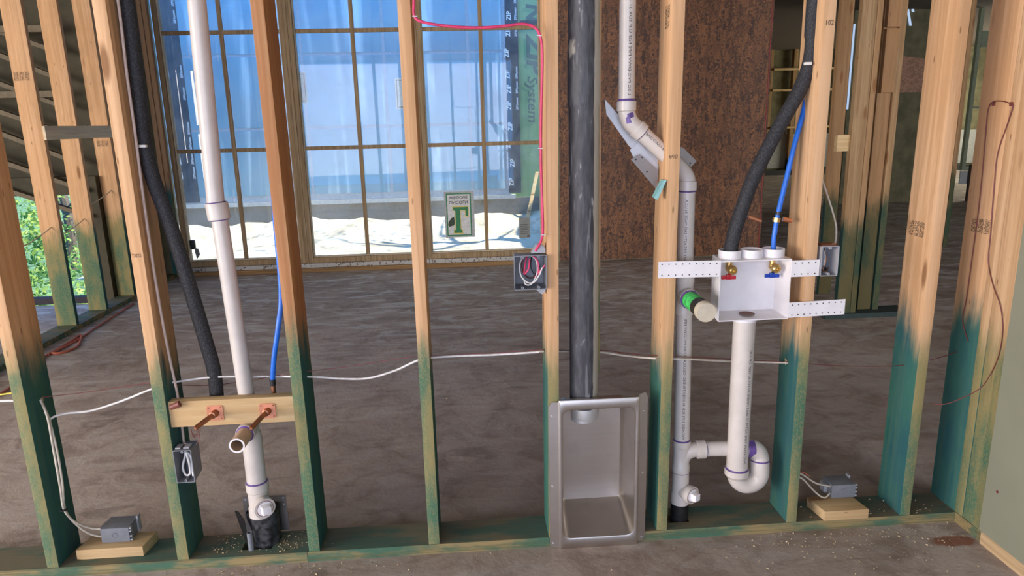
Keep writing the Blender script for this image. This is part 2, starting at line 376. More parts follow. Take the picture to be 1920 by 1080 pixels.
def text_flat(g, s, size, org, ux, uy, shear=0., bold=0., centre=False, fit=None):
    vs, fs = text_geo(s, size, shear, bold); ux, uy, org = Vector(ux), Vector(uy), Vector(org)
    x0 = min(v.x for v in vs); x1 = max(v.x for v in vs)
    k = fit/(x1-x0) if fit else 1.
    off = -(x0+x1)/2 if centre else -x0
    g._add([org+ux*((v.x+off)*k)+uy*v.y for v in vs], fs)
def text_pipe(g, s, size, p0, axis, out, r, fit=None):
    """lettering wrapped round a pipe: runs along axis from p0, centred on direction out"""
    vs, fs = text_geo(s, size); p0 = Vector(p0); ax = Vector(axis).normalized(); out = Vector(out); out = (out-ax*out.dot(ax)).normalized(); side = ax.cross(out)
    x0 = min(v.x for v in vs); x1 = max(v.x for v in vs); k = fit/(x1-x0) if fit else 1.
    P = []
    for v in vs:
        th = -(v.y-size*.36)/r
        P.append(p0+ax*((v.x-x0)*k)+(out*math.cos(th)-side*math.sin(th))*(r+.0004))
    g._add(P, fs)
PI = math.pi
X, Y, Z = Vector((1, 0, 0)), Vector((0, 1, 0)), Vector((0, 0, 1))
ZC = 3.05

# ================================================================== the setting
g = G(); g.box(-7, 14, -6, 4.0, -.2, 0); g.box(-3.14, 14, 4.0, 5.2, -.2, 0); g.box(3.2, 14, 5.2, 15.5, -.2, 0)
g.build('floor', M_CONC, kind='structure', origin=(0, 0, 0))
g = G(); g.box(-7, 14, -6, 4.1, ZC, ZC+.2); g.box(-3.14, 14, 4.1, 5.2, ZC, ZC+.2); g.box(3.2, 14, 5.2, 15.5, ZC, ZC+.2)
g.build('ceiling', M_CEIL, kind='structure')
g = G(); g.box(-7.15, -7, -.9, 4.2, 0, ZC); g.box(-7.15, -7, -6, -5.7, 0, ZC); g.box(-7.15, -7, -5.7, -.9, 2.85, ZC); g.build('wall_left', M_FARWALL, kind='structure')
g = G()
g.box(-7, -4.5, -6.15, -6, 0, ZC); g.box(1.3, 2.6, -6.15, -6, 0, ZC); g.box(7.8, 14, -6.15, -6, 0, ZC); g.box(2.6, 7.8, -6.15, -6, 3.0, ZC); g.box(-4.5, 1.3, -6.15, -6, 3.0, ZC)
g.build('wall_south', M_DRY, kind='structure')
g = G(); g.box(14, 14.15, -6, 15.5, 0, ZC); g.build('wall_east', M_FARWALL, kind='structure')
g = G(); g.box(3.2, 14, 15.5, 15.65, 0, ZC); g.build('wall_north', M_FARWALL, kind='structure')
g = G(); g.box(3.14, 3.2, 5.15, 15.5, 0, ZC); g.build('wall_courtyard', M_OSB, kind='structure')
# drywall sheet on the right
g = G(); g.box(1.728, 1.741, -6, -.134, .052, ZC); dw = g.build('wall_right', M_DRY, kind='structure')
g = G(); p = at(1870, 922, x=1.728); g.lathe((1.7285, p.y, p.z), (-1, 0, 0), [(0, .006), (.0006, .0055), (.0006, 0)], 12)
g.build('screw_hole', M_REDW, parent=dw)
g = G(); g.box(1.736, 1.88, -6, -.136, 0, .046); g.build('trim_1', M_TRIM, kind='structure')
# window wall: framing left of the windows, header, and strand board to the right
YW = 5.07
g = G(); g.box(-3.14, -2.96, YW, YW+.16, 0, ZC, .002); g.box(.86, .985, YW, YW+.16, 0, ZC); g.box(-2.96, .86, YW, YW+.16, 2.93, ZC)
g.box(-2.96, .86, YW+.02, YW+.16, -.02, .045)
g.build('wall_window_side', M_FARWALL, kind='structure')
g = G(); g.box(.985, 3.14, YW, YW+.012, .012, ZC); ob = g.build('wall_strand_board', [M_OSB], kind='structure')
g = G(); g.box(3.1405, 3.1485, YW-.006, YW+.14, .012, ZC); g.build('trim_2', plain('red_board_edge', (.22, .03, .02), .6), kind='structure')
g = G(); g.box(.985, 3.14, YW+.03, YW+.16, 0, ZC); g.build('wall_behind_board', M_FARWALL, kind='structure')
# jack studs beside the left window
for i, (x0, x1, lab) in enumerate(((-3.06, -3.02, ''), (-2.955, -2.917, ''),)): pass
for x0, d0, lab in ((-3.0, .0, 'brown king stud in the corner left of the tall windows'), (-2.952, .0, 'amber trimmer stud against the left window frame')):
    G().box(x0, x0+.04, YW-.055-d0, YW-.001, .04, ZC-.002, .002).build('window_stud', W_STUDX, label=lab, cat='stud', group='studs beside the windows', color=(.85, .25, 0))

# windows: three units
def window_unit(n, gx0, gx1, zb=.145):
    fw = .045; ys = YW-.01
    g = G(); g.box(gx0-fw, gx0, ys, ys+.12, zb-fw-.01, 2.92, .003); g.box(gx1, gx1+fw, ys, ys+.12, zb-fw-.01, 2.92, .003)
    g.box(gx0, gx1, ys, ys+.12, zb-fw-.01, zb, .003); g.box(gx0, gx1, ys, ys+.12, 2.86, 2.92, .003)
    fr = g.build('window_%d' % n, W_DARK, kind='structure')
    g = G(); t = .012
    g.box(gx0, gx0+t, ys+.03, ys+.07, zb, 2.86); g.box(gx1-t, gx1, ys+.03, ys+.07, zb, 2.86); g.box(gx0+t, gx1-t, ys+.03, ys+.07, zb, zb+t)
    g.build('glazing_stop', W_STOP, parent=fr)
    xm = (gx0+gx1)/2; g = G(); mw = .019
    g.box(xm-mw, xm+mw, ys+.035, ys+.062, zb+t, 2.86, .003)
    for z in (1.255, 2.37):
        g.box(gx0+t, xm-mw, ys+.035, ys+.062, z-mw, z+mw, .003); g.box(xm+mw, gx1-t, ys+.035, ys+.062, z-mw, z+mw, .003)
    g.build('muntin', W_DARK, parent=fr)
    g = G(); g.box(gx0+.004, gx1-.004, ys+.068, ys+.072, zb+.004, 2.858); g.build('pane', M_GLASS, parent=fr)
    return fr
w1 = window_unit(1, -2.845, -1.715); w2 = window_unit(2, -1.59, -.475); w3 = window_unit(3, -.365, .795)
for k, (a, b) in enumerate(((-1.669, -1.637), (-.429, -.411))):
    G().box(a, b, YW-.012, YW+.12, .08, 2.92, .002).build('trim_%d' % (3+k), W_DARK, kind='structure')
m = NT('flaking_sill'); c, v = m.coord((60, 20, 60), False); n = m.noise(v, 1., 3)
M_SILL = m.out(m.mix(m.ss(n, .56, .62), (.42, .40, .36), (.10, .05, .03)), .7)
G().box(-2.95, .86, YW-.03, YW+.02, .045, .088, .002).build('trim_5', M_SILL, kind='structure')
G().box(-2.95, .86, YW-.05, YW+.02, .0, .044, .003).build('trim_6', W_DARKX, kind='structure')
# latch
t = thing('window_latch', (-2.80, YW-.01, .15), 'dark latch handle at the bottom left of the leftmost window', 'latch')
a = at(352, 452, y=YW-.02); b = at(363, 468, y=YW-.02); c = at(373, 486, y=YW-.02)
G().box(a.x, b.x+.002, YW+.02, YW+.05, b.z-.005, a.z, .003).build('latch_body', M_BLK, parent=t)
G().prism([(b.x-.005, YW+.03, b.z+.01), (b.x+.03, YW+.03, b.z), (c.x, YW+.03, c.z+.04), (c.x-.03, YW+.03, c.z), (b.x, YW+.03, b.z-.04)], (0, -.02, 0)).build('latch_lever', M_GLAB, parent=t)

# signs on the glass
YS = YW+.055
a = at(832, 360, y=YS); b = at(891, 444, y=YS); x0, x1, z1, z0 = a.x, b.x, a.z, b.z; W_, H_ = x1-x0, z1-z0
t = thing('window_sticker', ((x0+x1)/2, YS, z0), 'large sticker with a green upside-down letter on the right-hand window', 'sticker')
G().box(x0, x1, YS-.001, YS+.001, z0, z1).build('sticker_sheet', plain('sticker_grey', (.36, .37, .36), .6), parent=t)
def frame(g, x0, x1, z0, z1, t, y, th=.001):
    g.box(x0, x1, y-th, y, z0, z0+t); g.box(x0, x1, y-th, y, z1-t, z1); g.box(x0, x0+t, y-th, y, z0+t, z1-t); g.box(x1-t, x1, y-th, y, z0+t, z1-t)
g = G(); g.box(x0+.06*W_, x1-.1*W_, YS-.0021, YS-.0011, z0+.035*H_, z1-.035*H_); g.build('border', M_LGREEN, parent=t)
g = G(); g.box(x0+.10*W_, x1-.14*W_, YS-.0032, YS-.0022, z0+.06*H_, z1-.06*H_); g.build('panel', M_SIGN, parent=t)
g = G(); cx = x0+.48*W_
text_flat(g, 'LINCOLN', .046, (cx, YS-.0036, z0+.80*H_), X, -Z*1.0, bold=.0006, centre=True, fit=.62*W_)
text_flat(g, 'WINDOWS', .046, (cx, YS-.0036, z0+.905*H_), X, -Z*1.0, bold=.0006, centre=True, fit=.62*W_)
g.build('lettering', M_INK, parent=t)
def gamma(g, o, y):
    P = lambda u, v: (x0+u*W_, y, z0+v*H_)
    pts = [(.30-o, .10-o), (.58+o, .10-o), (.58+o, .15+o*.5), (.52+o, .18+o*.5), (.52+o, .60-o), (.70-o, .60-o), (.70-o, .47-o), (.79+o, .47-o), (.79+o, .665+o), (.28-o, .665+o), (.28-o, .61-o*.5), (.36-o, .58), (.36-o, .18+o*.5), (.30-o, .15+o*.5)]
    g.prism([P(*q) for q in pts], (0, -.0008, 0))
g = G(); gamma(g, .022, YS-.0034); g.build('letter_outline', M_GOLD, parent=t)
g = G(); gamma(g, 0, YS-.0044); g.build('letter', M_LGREEN, parent=t)
g = G(); g.prism([(x0+u*W_, YS-.0046, z0+v*H_) for u, v in ((.10, .28), (.14, .24), (.30, .27), (.33, .33), (.31, .46), (.22, .43), (.12, .35))], (0, -.0008, 0)); g.build('leaf_print', plain('dark_olive_print', (.03, .045, .02), .6), parent=t)
a = at(973, 408, y=YS); b = at(994, 446, y=YS)
t = thing('window_label', ((a.x+b.x)/2, YS, b.z), 'small grey label at the lower right of the right-hand window', 'label')
G().box(a.x, b.x, YS-.001, YS+.001, b.z, a.z).build('label_sheet', M_GLAB, parent=t)
g = G()
for k in range(6): g.box(a.x+.012, b.x-.015-.01*(k % 2), YS-.0018, YS-.0012, a.z-.075-.019*k, a.z-.071-.019*k)
g.box(b.x-.03, b.x-.008, YS-.0018, YS-.0012, b.z+.012, b.z+.03); g.build('print_lines', M_INK, parent=t)
for k, (xa, xb, za, zb, lab) in enumerate(((-1.72, -1.535, 1.70, 1.995, 'white bordered permit sheet behind the post between the left two windows'), (-.66, -.49, 1.62, 1.92, 'white bordered sheet partly behind the fourth stud on the middle window'))):
    t = thing('window_sheet', ((xa+xb)/2, YW+.14, za), lab, 'sheet')
    G().box(xa, xb, YW+.14, YW+.142, za, zb).build('paper', M_SHEET, parent=t)
    g = G(); frame(g, xa+.015, xb-.015, za+.015, zb-.015, .006, YW+.1399); g.build('border', M_INK, parent=t)

# ================================================================== courtyard and opposite wing
g = G(); N = 60; vs = []; rnd = random.Random(3)
for j in range(31):
    for i in range(N+1):
        x = -4.15+i*.1224; y = 5.25+j*.12
        h = .02*math.sin(x*3.1+y*2)+.015*math.sin(x*7.3-y*5)+rnd.uniform(-.012, .012)+(.27*math.exp(-((y-7.8)/.36)**2)*(.75+.10*math.sin(x*2.3)+.06*math.sin(x*7.1+y*4)+.05*math.sin(x*15.7-y*9)))
        vs.append((x, y, -.02+h))
g._add(vs, [(j*(N+1)+i, j*(N+1)+i+1, (j+1)*(N+1)+i+1, (j+1)*(N+1)+i) for j in range(30) for i in range(N)])
g.build('ground_courtyard', M_SAND, kind='structure')
g = G(); g.box(-30, -3.2, 8.9, 40, -1.6, -1.4); g.box(-30, -7.2, -8, 8.9, -1.6, -1.4); g.box(-7.2, -3.2, 4.21, 5.25, -1.6, -1.4); g.box(-7.2, -4.15, 5.25, 8.9, -1.6, -1.4); g.build('ground_woodland', M_GRASS, kind='structure')
YF = 8.2
g = G(); g.box(-4.72, 3.14, YF, YF+.2, .38, 4.6); fw = g.build('wall_opposite', M_ZIP, kind='structure')
g = G(); g.box(-4.72, 3.14, YF-.03, YF+.2, -.1, .38); g.build('wall_opposite_footing', M_SLAB, kind='structure')
g = G(); g.box(-4.7, .69, YF-.06, YF-.001, .43, 4.4); fo = g.build('window_4', plain('opposite_frame', (.36, .40, .44), .5), kind='structure')
xs = [-4.62, -3.2, -2.18, -1.05, .12, .62]; zs = [.5, 1.45, 2.44, 3.42, 4.35]
for i in range(5):
    for j in range(4):
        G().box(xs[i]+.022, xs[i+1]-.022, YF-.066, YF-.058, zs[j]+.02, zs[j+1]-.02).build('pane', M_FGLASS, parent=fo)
g = G(); g.box(-4.8, .75, YF-.08, YF-.0, .37, .425); g.build('trim_7', M_WHTP, kind='structure')
# flashing tape strips with printed marks
def tape(xa, xb, lab, sd):
    t = thing('flashing_tape', ((xa+xb)/2, YF-.064, .45), lab, 'tape')
    G().box(xa, xb, YF-.070, YF-.0665, .45, 4.4).build('tape_strip', M_TAPE, parent=t)
    r = random.Random(sd); z = .55
    while z < 2.9:
        g = G(); text_flat(g, 'ZIP', .085, (xa+r.uniform(.03, .09), YF-.0712, z), -Z*-1, -X, bold=.002); z += r.uniform(.2, .3); g.build('print', M_SHEET, parent=t)
        if r.random() < .6: g = G(); text_flat(g, 'ZIPSystem', .04, (xb-.02, YF-.0712, z), Z, -X, bold=.0008); g.build('print', M_SHEET, parent=t)
p = at(950, 200, y=YF); q = at(972, 200, y=YF); tape(p.x, q.x+.01, 'black flashing tape down the right edge of the opposite windows', 5)
p = at(322, 200, y=YF); q = at(352, 200, y=YF); tape(p.x-.03, q.x+.03, 'black flashing tape with white marks down the left edge of the opposite windows', 9)
g = G(); a = at(988, 62, y=YF); b = at(988, 142, y=YF)
text_flat(g, 'ZIP', .30, (a.x+.0, YF-.003, a.z), -Z, X, shear=.18, bold=.012, fit=a.z-b.z)
c = at(988, 230, y=YF)
text_flat(g, 'System', .20, (a.x+.0, YF-.003, b.z-.01), -Z, X, shear=.18, bold=.003, fit=b.z-c.z-.01)
d = at(988, 30, y=YF); text_flat(g, 'N', .30, (a.x, YF-.003, d.z+.16), -Z, X, shear=.18, bold=.012)
g.build('printed_logo', M_ZIPI, parent=fw)
G().box(a.x-.1, 3.1, YF-.006, YF-.001, at(995, 47, y=YF).z, at(995, 38, y=YF).z).build('seam_tape', M_TAPE, parent=fw)
# leaning stake outside
a = at(984, 397, y=7.6); b = at(1011, 325, y=7.6); a.z = .06
G().hexa([(a.x-.025, 7.58, -.03), (a.x+.025, 7.58, -.03), (a.x+.025, 7.62, -.03), (a.x-.025, 7.62, -.03)],
         [(b.x-.02, 7.9, b.z), (b.x+.03, 7.9, b.z), (b.x+.03, 7.94, b.z), (b.x-.02, 7.94, b.z)]).build('wooden_stake', W_RAW, label='pale wooden stake leaning against the green sheathing outside', cat='stake')
# trees
def tree(x, y, h, r, n, lab, seed, z0=-1.4, lo=.25, name='tree'):
    rd = random.Random(seed); t = thing(name, (x, y, z0), lab, 'tree', 'trees outside the building')
    g = G(); top = Vector((x+rd.uniform(-.3, .3), y, z0+h*.75)); g.tube(crom([(x, y, z0), (x+.1, y, z0+h*.3), top], 4), [.14-.1*k/8 for k in range(9)], 8)
    for k in range(9):
        a = rd.uniform(0, 6.28); s = Vector((x+.05, y, z0+h*rd.uniform(.12, .7))); e = s+Vector((math.cos(a)*r*.8, math.sin(a)*r*.8, r*.5))
        g.tube([s, (s+e)/2+Vector((0, 0, .1)), e], [.045, .03, .012], 6)
    g.build('trunk', M_BARK, parent=t)
    g = G(); cl = [(Vector((x, y, z0+h*rd.uniform(lo, 1)))+Vector((rd.gauss(0, r*.5), rd.gauss(0, r*.5), 0)), r*rd.uniform(.25, .5)) for _ in range(26)]
    for k in range(n):
        c, rr = rd.choice(cl); p = c+Vector((rd.gauss(0, .5), rd.gauss(0, .5), rd.gauss(0, .5)))*rr; s = rd.uniform(.025, .055)
        u = Vector((rd.gauss(0, 1), rd.gauss(0, 1), rd.gauss(0, 1))).normalized(); v = u.orthogonal().normalized()
        g._add([p-u*s, p+v*s*.5, p+u*s, p-v*s*.5], [(0, 1, 2, 3)])
    g.norec = True; g.build('foliage', M_LEAF, parent=t)
tree(-5.95, 6.9, 3.9, .75, 2700, 'leafy tree seen through the left opening, nearest its right side', 11, lo=.05)
tree(-7.8, 9.6, 5.2, 1.3, 3000, 'leafy tree seen through the left opening, nearest its left side', 12, lo=.05)
tree(-8.4, 13.0, 4.5, 1.7, 2600, 'paler distant tree between the two nearer trees outside', 14, lo=.05)
tree(2.35, 6.5, 5.9, 1.25, 1500, 'tree at the right end of the courtyard behind the strand board wall', 13, z0=0, lo=.55)

# ================================================================== partition studs
STUD = {}
SW, SD, Z0 = .038, .14, .038
def stud(name, bx, tx, label, gh, gw=0., w=SW, d=SD, y0=0., mat=None):
    """bx, tx: x of the left front edge at z=0.038 and z=1.8"""
    k = (tx-bx)/1.76; T = bx+k*(ZC-.002-Z0)
    g = G(); g.hexa([(bx, y0, Z0), (bx+w, y0, Z0), (bx+w, y0+d, Z0), (bx, y0+d, Z0)], [(T, y0, ZC-.002), (T+w, y0, ZC-.002), (T+w, y0+d, ZC-.002), (T, y0+d, ZC-.002)], .0022)
    o = g.build(name, mat or W_STUD, label=label, cat='stud', group='studs of the plumbing wall', origin=(bx, y0, 0), color=(gh, gw, 0)); STUD[len(STUD)+1] = (bx, k); return o
def fx(px, py): return at(px, py, y=0.).x
def sx(i, z): return STUD[i][0]+STUD[i][1]*(z-Z0)
def lean(pb, pt):
    a = at(*pb, y=0.); b = at(*pt, y=0.); k = (b.x-a.x)/(b.z-a.z); return a.x+k*(Z0-a.z), a.x+k*(1.8-a.z)
b, t_ = lean((111, 1066), (5, 540)); stud('wall_stud', b-SW, t_-SW, 'leftmost stud of the plumbing wall, beside the wood block with a grey box', .80)
b, t_ = lean((332, 1044), (171, 0)); S2 = stud('wall_stud', b, t_, 'second stud from the left, carrying the grey box below the copper stubs', .73)
b, t_ = lean((579, 1033), (468, 0)); S3 = stud('wall_stud', b, t_, 'rough reddish third stud, at the right end of the copper stub board', .80, .85)
b, t_ = lean((804, 1022), (744, 0)); S4 = stud('wall_stud', b, t_, 'slim stud standing alone in the middle, left of the window sticker', .73, .12)
b, t_ = lean((1027, 740), (1022, 0)); S5 = stud('wall_stud', b, t_, 'stud left of the black duct, carrying the double box with pink cable', .74, .08)
b, t_ = lean((1231, 994), (1262, 0)); S6 = stud('wall_stud', b, t_, 'stud pierced by the slanting white pipe, left of the washer box', .72)
b, t_ = lean((1474, 979), (1547, 0)); S7 = stud('wall_stud', b, t_, 'stud right of the washer box, behind its right-hand straps', .74)
b, t_ = lean((1687, 966), (1801, 0)); S8 = stud('wall_stud', b, t_, 'clean stud with a black grade stamp, second from the right corner', .73)
# corner build-up
def cstud(y0, y1, label, gh, x0=1.742, mat=None):
    return G().box(x0, x0+.13, y0, y1, Z0+.001, ZC-.002, .002).build('corner_stud', mat or W_STUDX, label=label, cat='stud', group='studs in the right corner', origin=(x0, y0, 0), color=(gh, 0, 0))
C1 = cstud(.0055, .141, 'wide-faced corner stud with a grade stamp and two hanging dark wires', .80, mat=W_STUD)
cstud(-.0335, .0045, 'narrow pale corner stud just right of the wide stamped one', .74)
cstud(-.0885, -.0345, 'middle corner stud with vertical saw grain, two from the drywall', .74, 1.7435)
cstud(-.1335, -.0895, 'corner stud touching the edge of the drywall', .72, 1.741)
# flat stud behind duct
G().box(.350, .446, .103, .140, .60, ZC-.002, .002).build('backing_stud', W_STUD, label='greenish stud standing flat behind the black duct', cat='stud', origin=(.35, .10, 0), color=(.95, 0, 0))
# bottom plates
XJ = at(577, 1045, y=0.).x
h1 = (-.822, -.718, .036); h2 = (.688, .768, .044)
g = G(); g.box(-2.6, h1[0], 0, SD, 0, Z0-.0005); g.box(h1[0], h1[1], 0, h1[2], 0, Z0-.0005); g.box(h1[1], XJ-.0008, 0, SD, 0, Z0-.0005)
g.build('bottom_plate', M_PLATE, label='green treated floor plate under the left studs, notched for the pipe boot', cat='floor plate', group='floor plates of the plumbing wall')
g = G(); g.box(XJ+.0008, h2[0], 0, SD, 0, Z0-.0005); g.box(h2[0], h2[1], 0, h2[2], 0, Z0-.0005); g.box(h2[0], h2[1], .128, SD, 0, Z0-.0005); g.box(h2[1], 1.741, 0, SD, 0, Z0-.0005)
g.build('bottom_plate', M_PLATE, label='green treated floor plate right of the reddish stud, running to the corner', cat='floor plate', group='floor plates of the plumbing wall')
G().box(1.742, 1.88, -.1345, .14, 0, Z0).build('corner_plate', M_PLATE, label='dark green plate end under the corner studs by the drywall', cat='floor plate')

# grade stamps
def stamp(xf, z, w, h, seed, parent, face='x', x=None, n=3, mat=M_INKB):
    g = G(); r = random.Random(seed)
    for c in range(n):
        c0 = xf+w*c/n; cw = w/n*.86
        for k in range(int(h/.0022)):
            zz = z+k*.0022
            u = 0
            while u < cw:
                l = r.uniform(.001, .005)
                if r.random() < .62:
                    a0, a1 = c0+u, min(c0+u+l, c0+cw)
                    if face == 'x': g._add([(x-.0006, a0, zz), (x-.0006, a1, zz), (x-.0006, a1, zz+.0016), (x-.0006, a0, zz+.0016)], [(0, 1, 2, 3)])
                    else: g._add([(a0, x-.0008, zz), (a1, x-.0008, zz), (a1, x-.0006, zz+.0016), (a0, x-.0006, zz+.0016)], [(0, 1, 2, 3)])
                u += l+.0006
    g.build('grade_stamp', mat, parent=parent)
a = at(1708, 418, x=sx(8, 1.15)); stamp(.045, a.z-.04, .085, .052, 1, S8, 'x', sx(8, a.z))
a = at(1800, 410, x=1.742); stamp(.02, a.z-.035, .09, .05, 2, C1, 'x', 1.742)
a = at(1250, 292, y=0.); stamp(sx(6, a.z)+.003, a.z-.010, .031, .014, 6, S6, 'y', 0., 1)
a = at(1250, 30, y=0.); stamp(.03, a.z-.03, .05, .07, 5, S6, 'x', sx(6, a.z), 2)
g = G(); a = at(1556, 42, y=0.); text_flat(g, '102', .022, (sx(7, a.z)+.008, -.0012, a.z-.008), X, Z, fit=.024); g.build('stamp', M_INKB, parent=S7)
g = G(); a = at(255, 479, y=0.); text_flat(g, 'TXDX', .016, (sx(2, a.z)+.004, -.0012, a.z-.006), X, Z, fit=.028); g.build('stamp', M_INKB, parent=S2)

# ================================================================== left vent / drain
yl = .088
dr = thing('drain_vent_pipe', (-.75, .06, .14), 'white vent and drain pipe rising behind the copper stub board', 'pipe')
VP = lambda px, py, y=yl: at(px, py, y=y)
c0, c1, c2, c3 = VP(367.5, 0), VP(402, 370), VP(412, 420), VP(455.5, 728)
top = c0+(c0-c1)*((ZC-.002-c0.z)/(c0.z-c1.z))
G().tube([top, VP(405, 384)], .0268, 28).build('upper_pipe', M_PVC, parent=dr)
G().tube([VP(411, 404), Vector((-.752, .07, .54))], .0258, 28).build('lower_pipe', M_PVC, parent=dr)
a, b = VP(405.5, 380), VP(411.5, 411); d = (b-a)
G().lathe(a, d, [(0, .027), (0, .0335), (.002, .0345), (d.length-.002, .0345), (d.length, .033), (d.length, .026)], 28).build('coupling', M_PVC, parent=dr)
g = G(); g.lathe(a, d, [(-.003, .027), (0, .0305)], 28); g.lathe(b, d, [(0, .0300), (.004, .0264)], 28); g.each('primer_ring', M_PRIMER, parent=dr)
g = G(); ax = (VP(412, 420)-c3).normalized(); st = VP(452, 700)
text_pipe(g, 'PVC-DWV PIPE COEX ASTM F 891-23 NSF-CP-110-PVC-PRE-DWV-CH-11% F', .0125, st, ax, (-.1, -1, .1), .0262, fit=.45); g.build('pipe_print', M_INK, parent=dr)
# sanitary tee with stub toward camera
xc = -.750; yc = .060; zt = .486
g = G(); g.lathe((xc, yc, .545), (0, 0, -1), [(0, .02), (0, .030), (.012, .030), (.016, .0275), (.075, .0275), (.08, .031), (.10, .034), (.128, .034), (.128, .03)], 28)
g.lathe((xc, yc, zt), (0, -1, 0), [(0, .026), (.035, .0265), (.036, .0305), (.060, .0305), (.060, .024)], 28); g.build('sanitary_tee', M_PVC, parent=dr)
g = G(); g.lathe((xc, yc-.058, zt), (0, -1, 0), [(0, .0246), (.085, .0246), (.085, .0195), (.0, .0195)], 28); g.build('trap_arm_stub', M_PVCT, parent=dr)
g = G(); g.lathe((xc, yc-.0601, zt), (0, -1, 0), [(0, .0290), (.004, .0250)], 28); g.each('primer_ring', M_PRIMER, parent=dr)
g = G(); g.lathe((xc, yc-.1432, zt), (0, -1, 0), [(0, .0247), (.0012, .0247), (.0012, .0193), (0, .0193)], 28); g.build('cut_end', M_PVCW, parent=dr)
G().lathe((xc, yc, .418), (0, 0, -1), [(0, .0325), (.145, .0325)], 28).build('drain_pipe', M_PVC, parent=dr)
g = G(); g.lathe((xc, yc, .283), (0, 0, -1), [(0, .031), (0, .0375), (.030, .0375), (.034, .034), (.09, .034), (.094, .037), (.125, .037), (.128, .034), (.128, .02)], 28)
cdv = Vector((.55, -.83, .0)).normalized(); cc = Vector((xc, yc, .208))
g.lathe(cc, cdv, [(0, .029), (.038, .030), (.040, .035), (.062, .035), (.062, .028)], 28); g.build('cleanout_tee', M_PVC, parent=dr)
g = G(); g.lathe((xc, yc, .2835), (0, 0, 1), [(0, .0362), (.004, .0330)], 28); g.each('primer_ring', M_PRIMER, parent=dr)
def plug(cc, cdv, r, parent, off=.061, sq=.0155):
    g = G(); g.lathe(cc+cdv*off, cdv, [(-.004, r), (.002, r), (.002, 0)], 28)
    u = cdv.cross(Z).normalized(); v = u.cross(cdv); s = sq
    P = lambda h, k: [cc+cdv*(off+h)+(u*a+v*b)*k for a, b in ((-s, -s), (s, -s), (s, s), (-s, s))]
    g.hexa(P(.0015, 1), P(.024, .88), .0012); g.build('cleanout_plug', M_PVCW, parent=parent)
    g = G(); g.lathe(cc+cdv*(off+.0002), cdv, [(0, r-.0005), (.0, r+.002), (.001, r+.002), (.001, r-.0005)], 28); g.build('seal_ring', M_REDW, parent=parent)
plug(cc, cdv, .0262, dr)
g = G(); text_pipe(g, '<2"', .016, Vector((xc, yc, .195)), Z, (-.25, -1, 0), .0342); g.build('moulded_mark', M_INK, parent=dr)
g = G(); g.lathe(cc+cdv*.018, cdv, [(0, .0296), (.012, .0302)], 28)
bmesh.ops.delete(g.b, geom=[v for v in g.b.verts if (v.co-cc).dot(cdv.cross(Z)) > -.014], context='VERTS'); g.build('primer_smear', M_PRIMER, parent=dr)
# rubber boot, conduit stub, plate behind
t = thing('pipe_boot', (xc, .07, 0), 'crumpled black rubber boot round the pipe at the notched floor plate', 'pipe boot')
g = G(); r = random.Random(4); loops = []
for k, (z, rr) in enumerate(((.003, .044), (.04, .046), (.085, .045), (.13, .047), (.158, .049))):
    loops.append([(xc+.004+(rr+r.uniform(-.004, .004)+(.010 if k > 2 and 8 < i < 14 else 0))*math.cos(i*PI/12), .088+(rr+r.uniform(-.004, .004))*math.sin(i*PI/12)*.98, z+r.uniform(-.004, .004)) for i in range(24)])
g.loft(loops); g.build('sleeve', M_BOOT, parent=t)
g = G(); g.prism([(-.842, .075, .165), (-.826, .06, .17), (-.805, .05, .14), (-.800, .052, .05), (-.815, .075, .03), (-.835, .09, .10)], (0, .004, .002)); g.build('torn_flap', M_BLK, parent=t)
G().lathe((-.787, .036, .0), (0, 0, 1), [(0, .0095), (.105, .0095), (.105, .0068), (.02, .0068)], 18).build('conduit_stub', M_GREYP, label='short grey conduit stub standing in front of the black pipe boot', cat='conduit', origin=None)
t = thing('protection_plate', (-.75, .145, .04), 'dull steel plate standing behind the black pipe boot', 'metal plate')
g = G(); g.box(-.835, -.682, .1425, .1445, .04, .180); g.build('steel_sheet', M_PLATE_STEEL, parent=t)
g = G()
for q in ((-.825, .17), (-.692, .17), (-.692, .145)): g.lathe((q[0], .1424, q[1]), (0, -1, 0), [(0, .003), (.0008, .003), (.0008, 0)], 10)
g.each('nail_head', M_GALV, parent=t)

# board with copper stub-outs
bd = thing('stub_out_board', (-.785, .03, .52), 'pale short board between studs holding two copper stub-outs', 'board')
x0 = sx(2, .56)+SW+.0005; x1 = sx(3, .56)-.0005
G().box(x0, x1, .012, .050, .517, .606, .003).build('plank', W_RAW, parent=bd)
def stub(px, py, ex, ey, lab, dark):
    a = at(px, py, y=.012); t = thing('copper_stub_out', (a.x, .012, a.z), lab, 'copper fitting', 'copper stub-outs on the board')
    g = G(); s = .026; g.loft([rrect(a.x-s, a.x+s, a.z-s, a.z+s, .007, .0115), rrect(a.x-s, a.x+s, a.z-s, a.z+s, .007, .0085)], True, True)
    g.build('flange', M_COPPER, parent=t)
    g = G()
    for dx in (-.019, .019):
        for dz in (-.019, .019): g.lathe((a.x+dx, .0084, a.z+dz), (0, -1, 0), [(0, .0028), (.0012, .0024), (.0012, 0)], 10)
    g.each('rivet', M_COPD, parent=t)
    # end of stub: horizontal, toward the room
    y = -.02
    for _ in range(40):
        e = at(ex, ey, y=y)
        if e.z >= a.z-.004: break
        y -= .004
    g = G(); g.lathe((a.x, .0085, a.z), (e-Vector((a.x, .0085, a.z))), [(0, .013), (.018, .0115), (.020, .0080), ((e-Vector((a.x, .0085, a.z))).length, .0080), ((e-Vector((a.x, .0085, a.z))).length+.006, .0045), ((e-Vector((a.x, .0085, a.z))).length+.006, 0)], 18)
    g.build('stub_pipe', dark, parent=t)
stub(404, 774, 368, 802, 'left copper stub-out with a square flange on the pale board', M_COPD)
stub(502, 770, 472, 802, 'right copper stub-out with a square flange on the pale board', M_COPD)
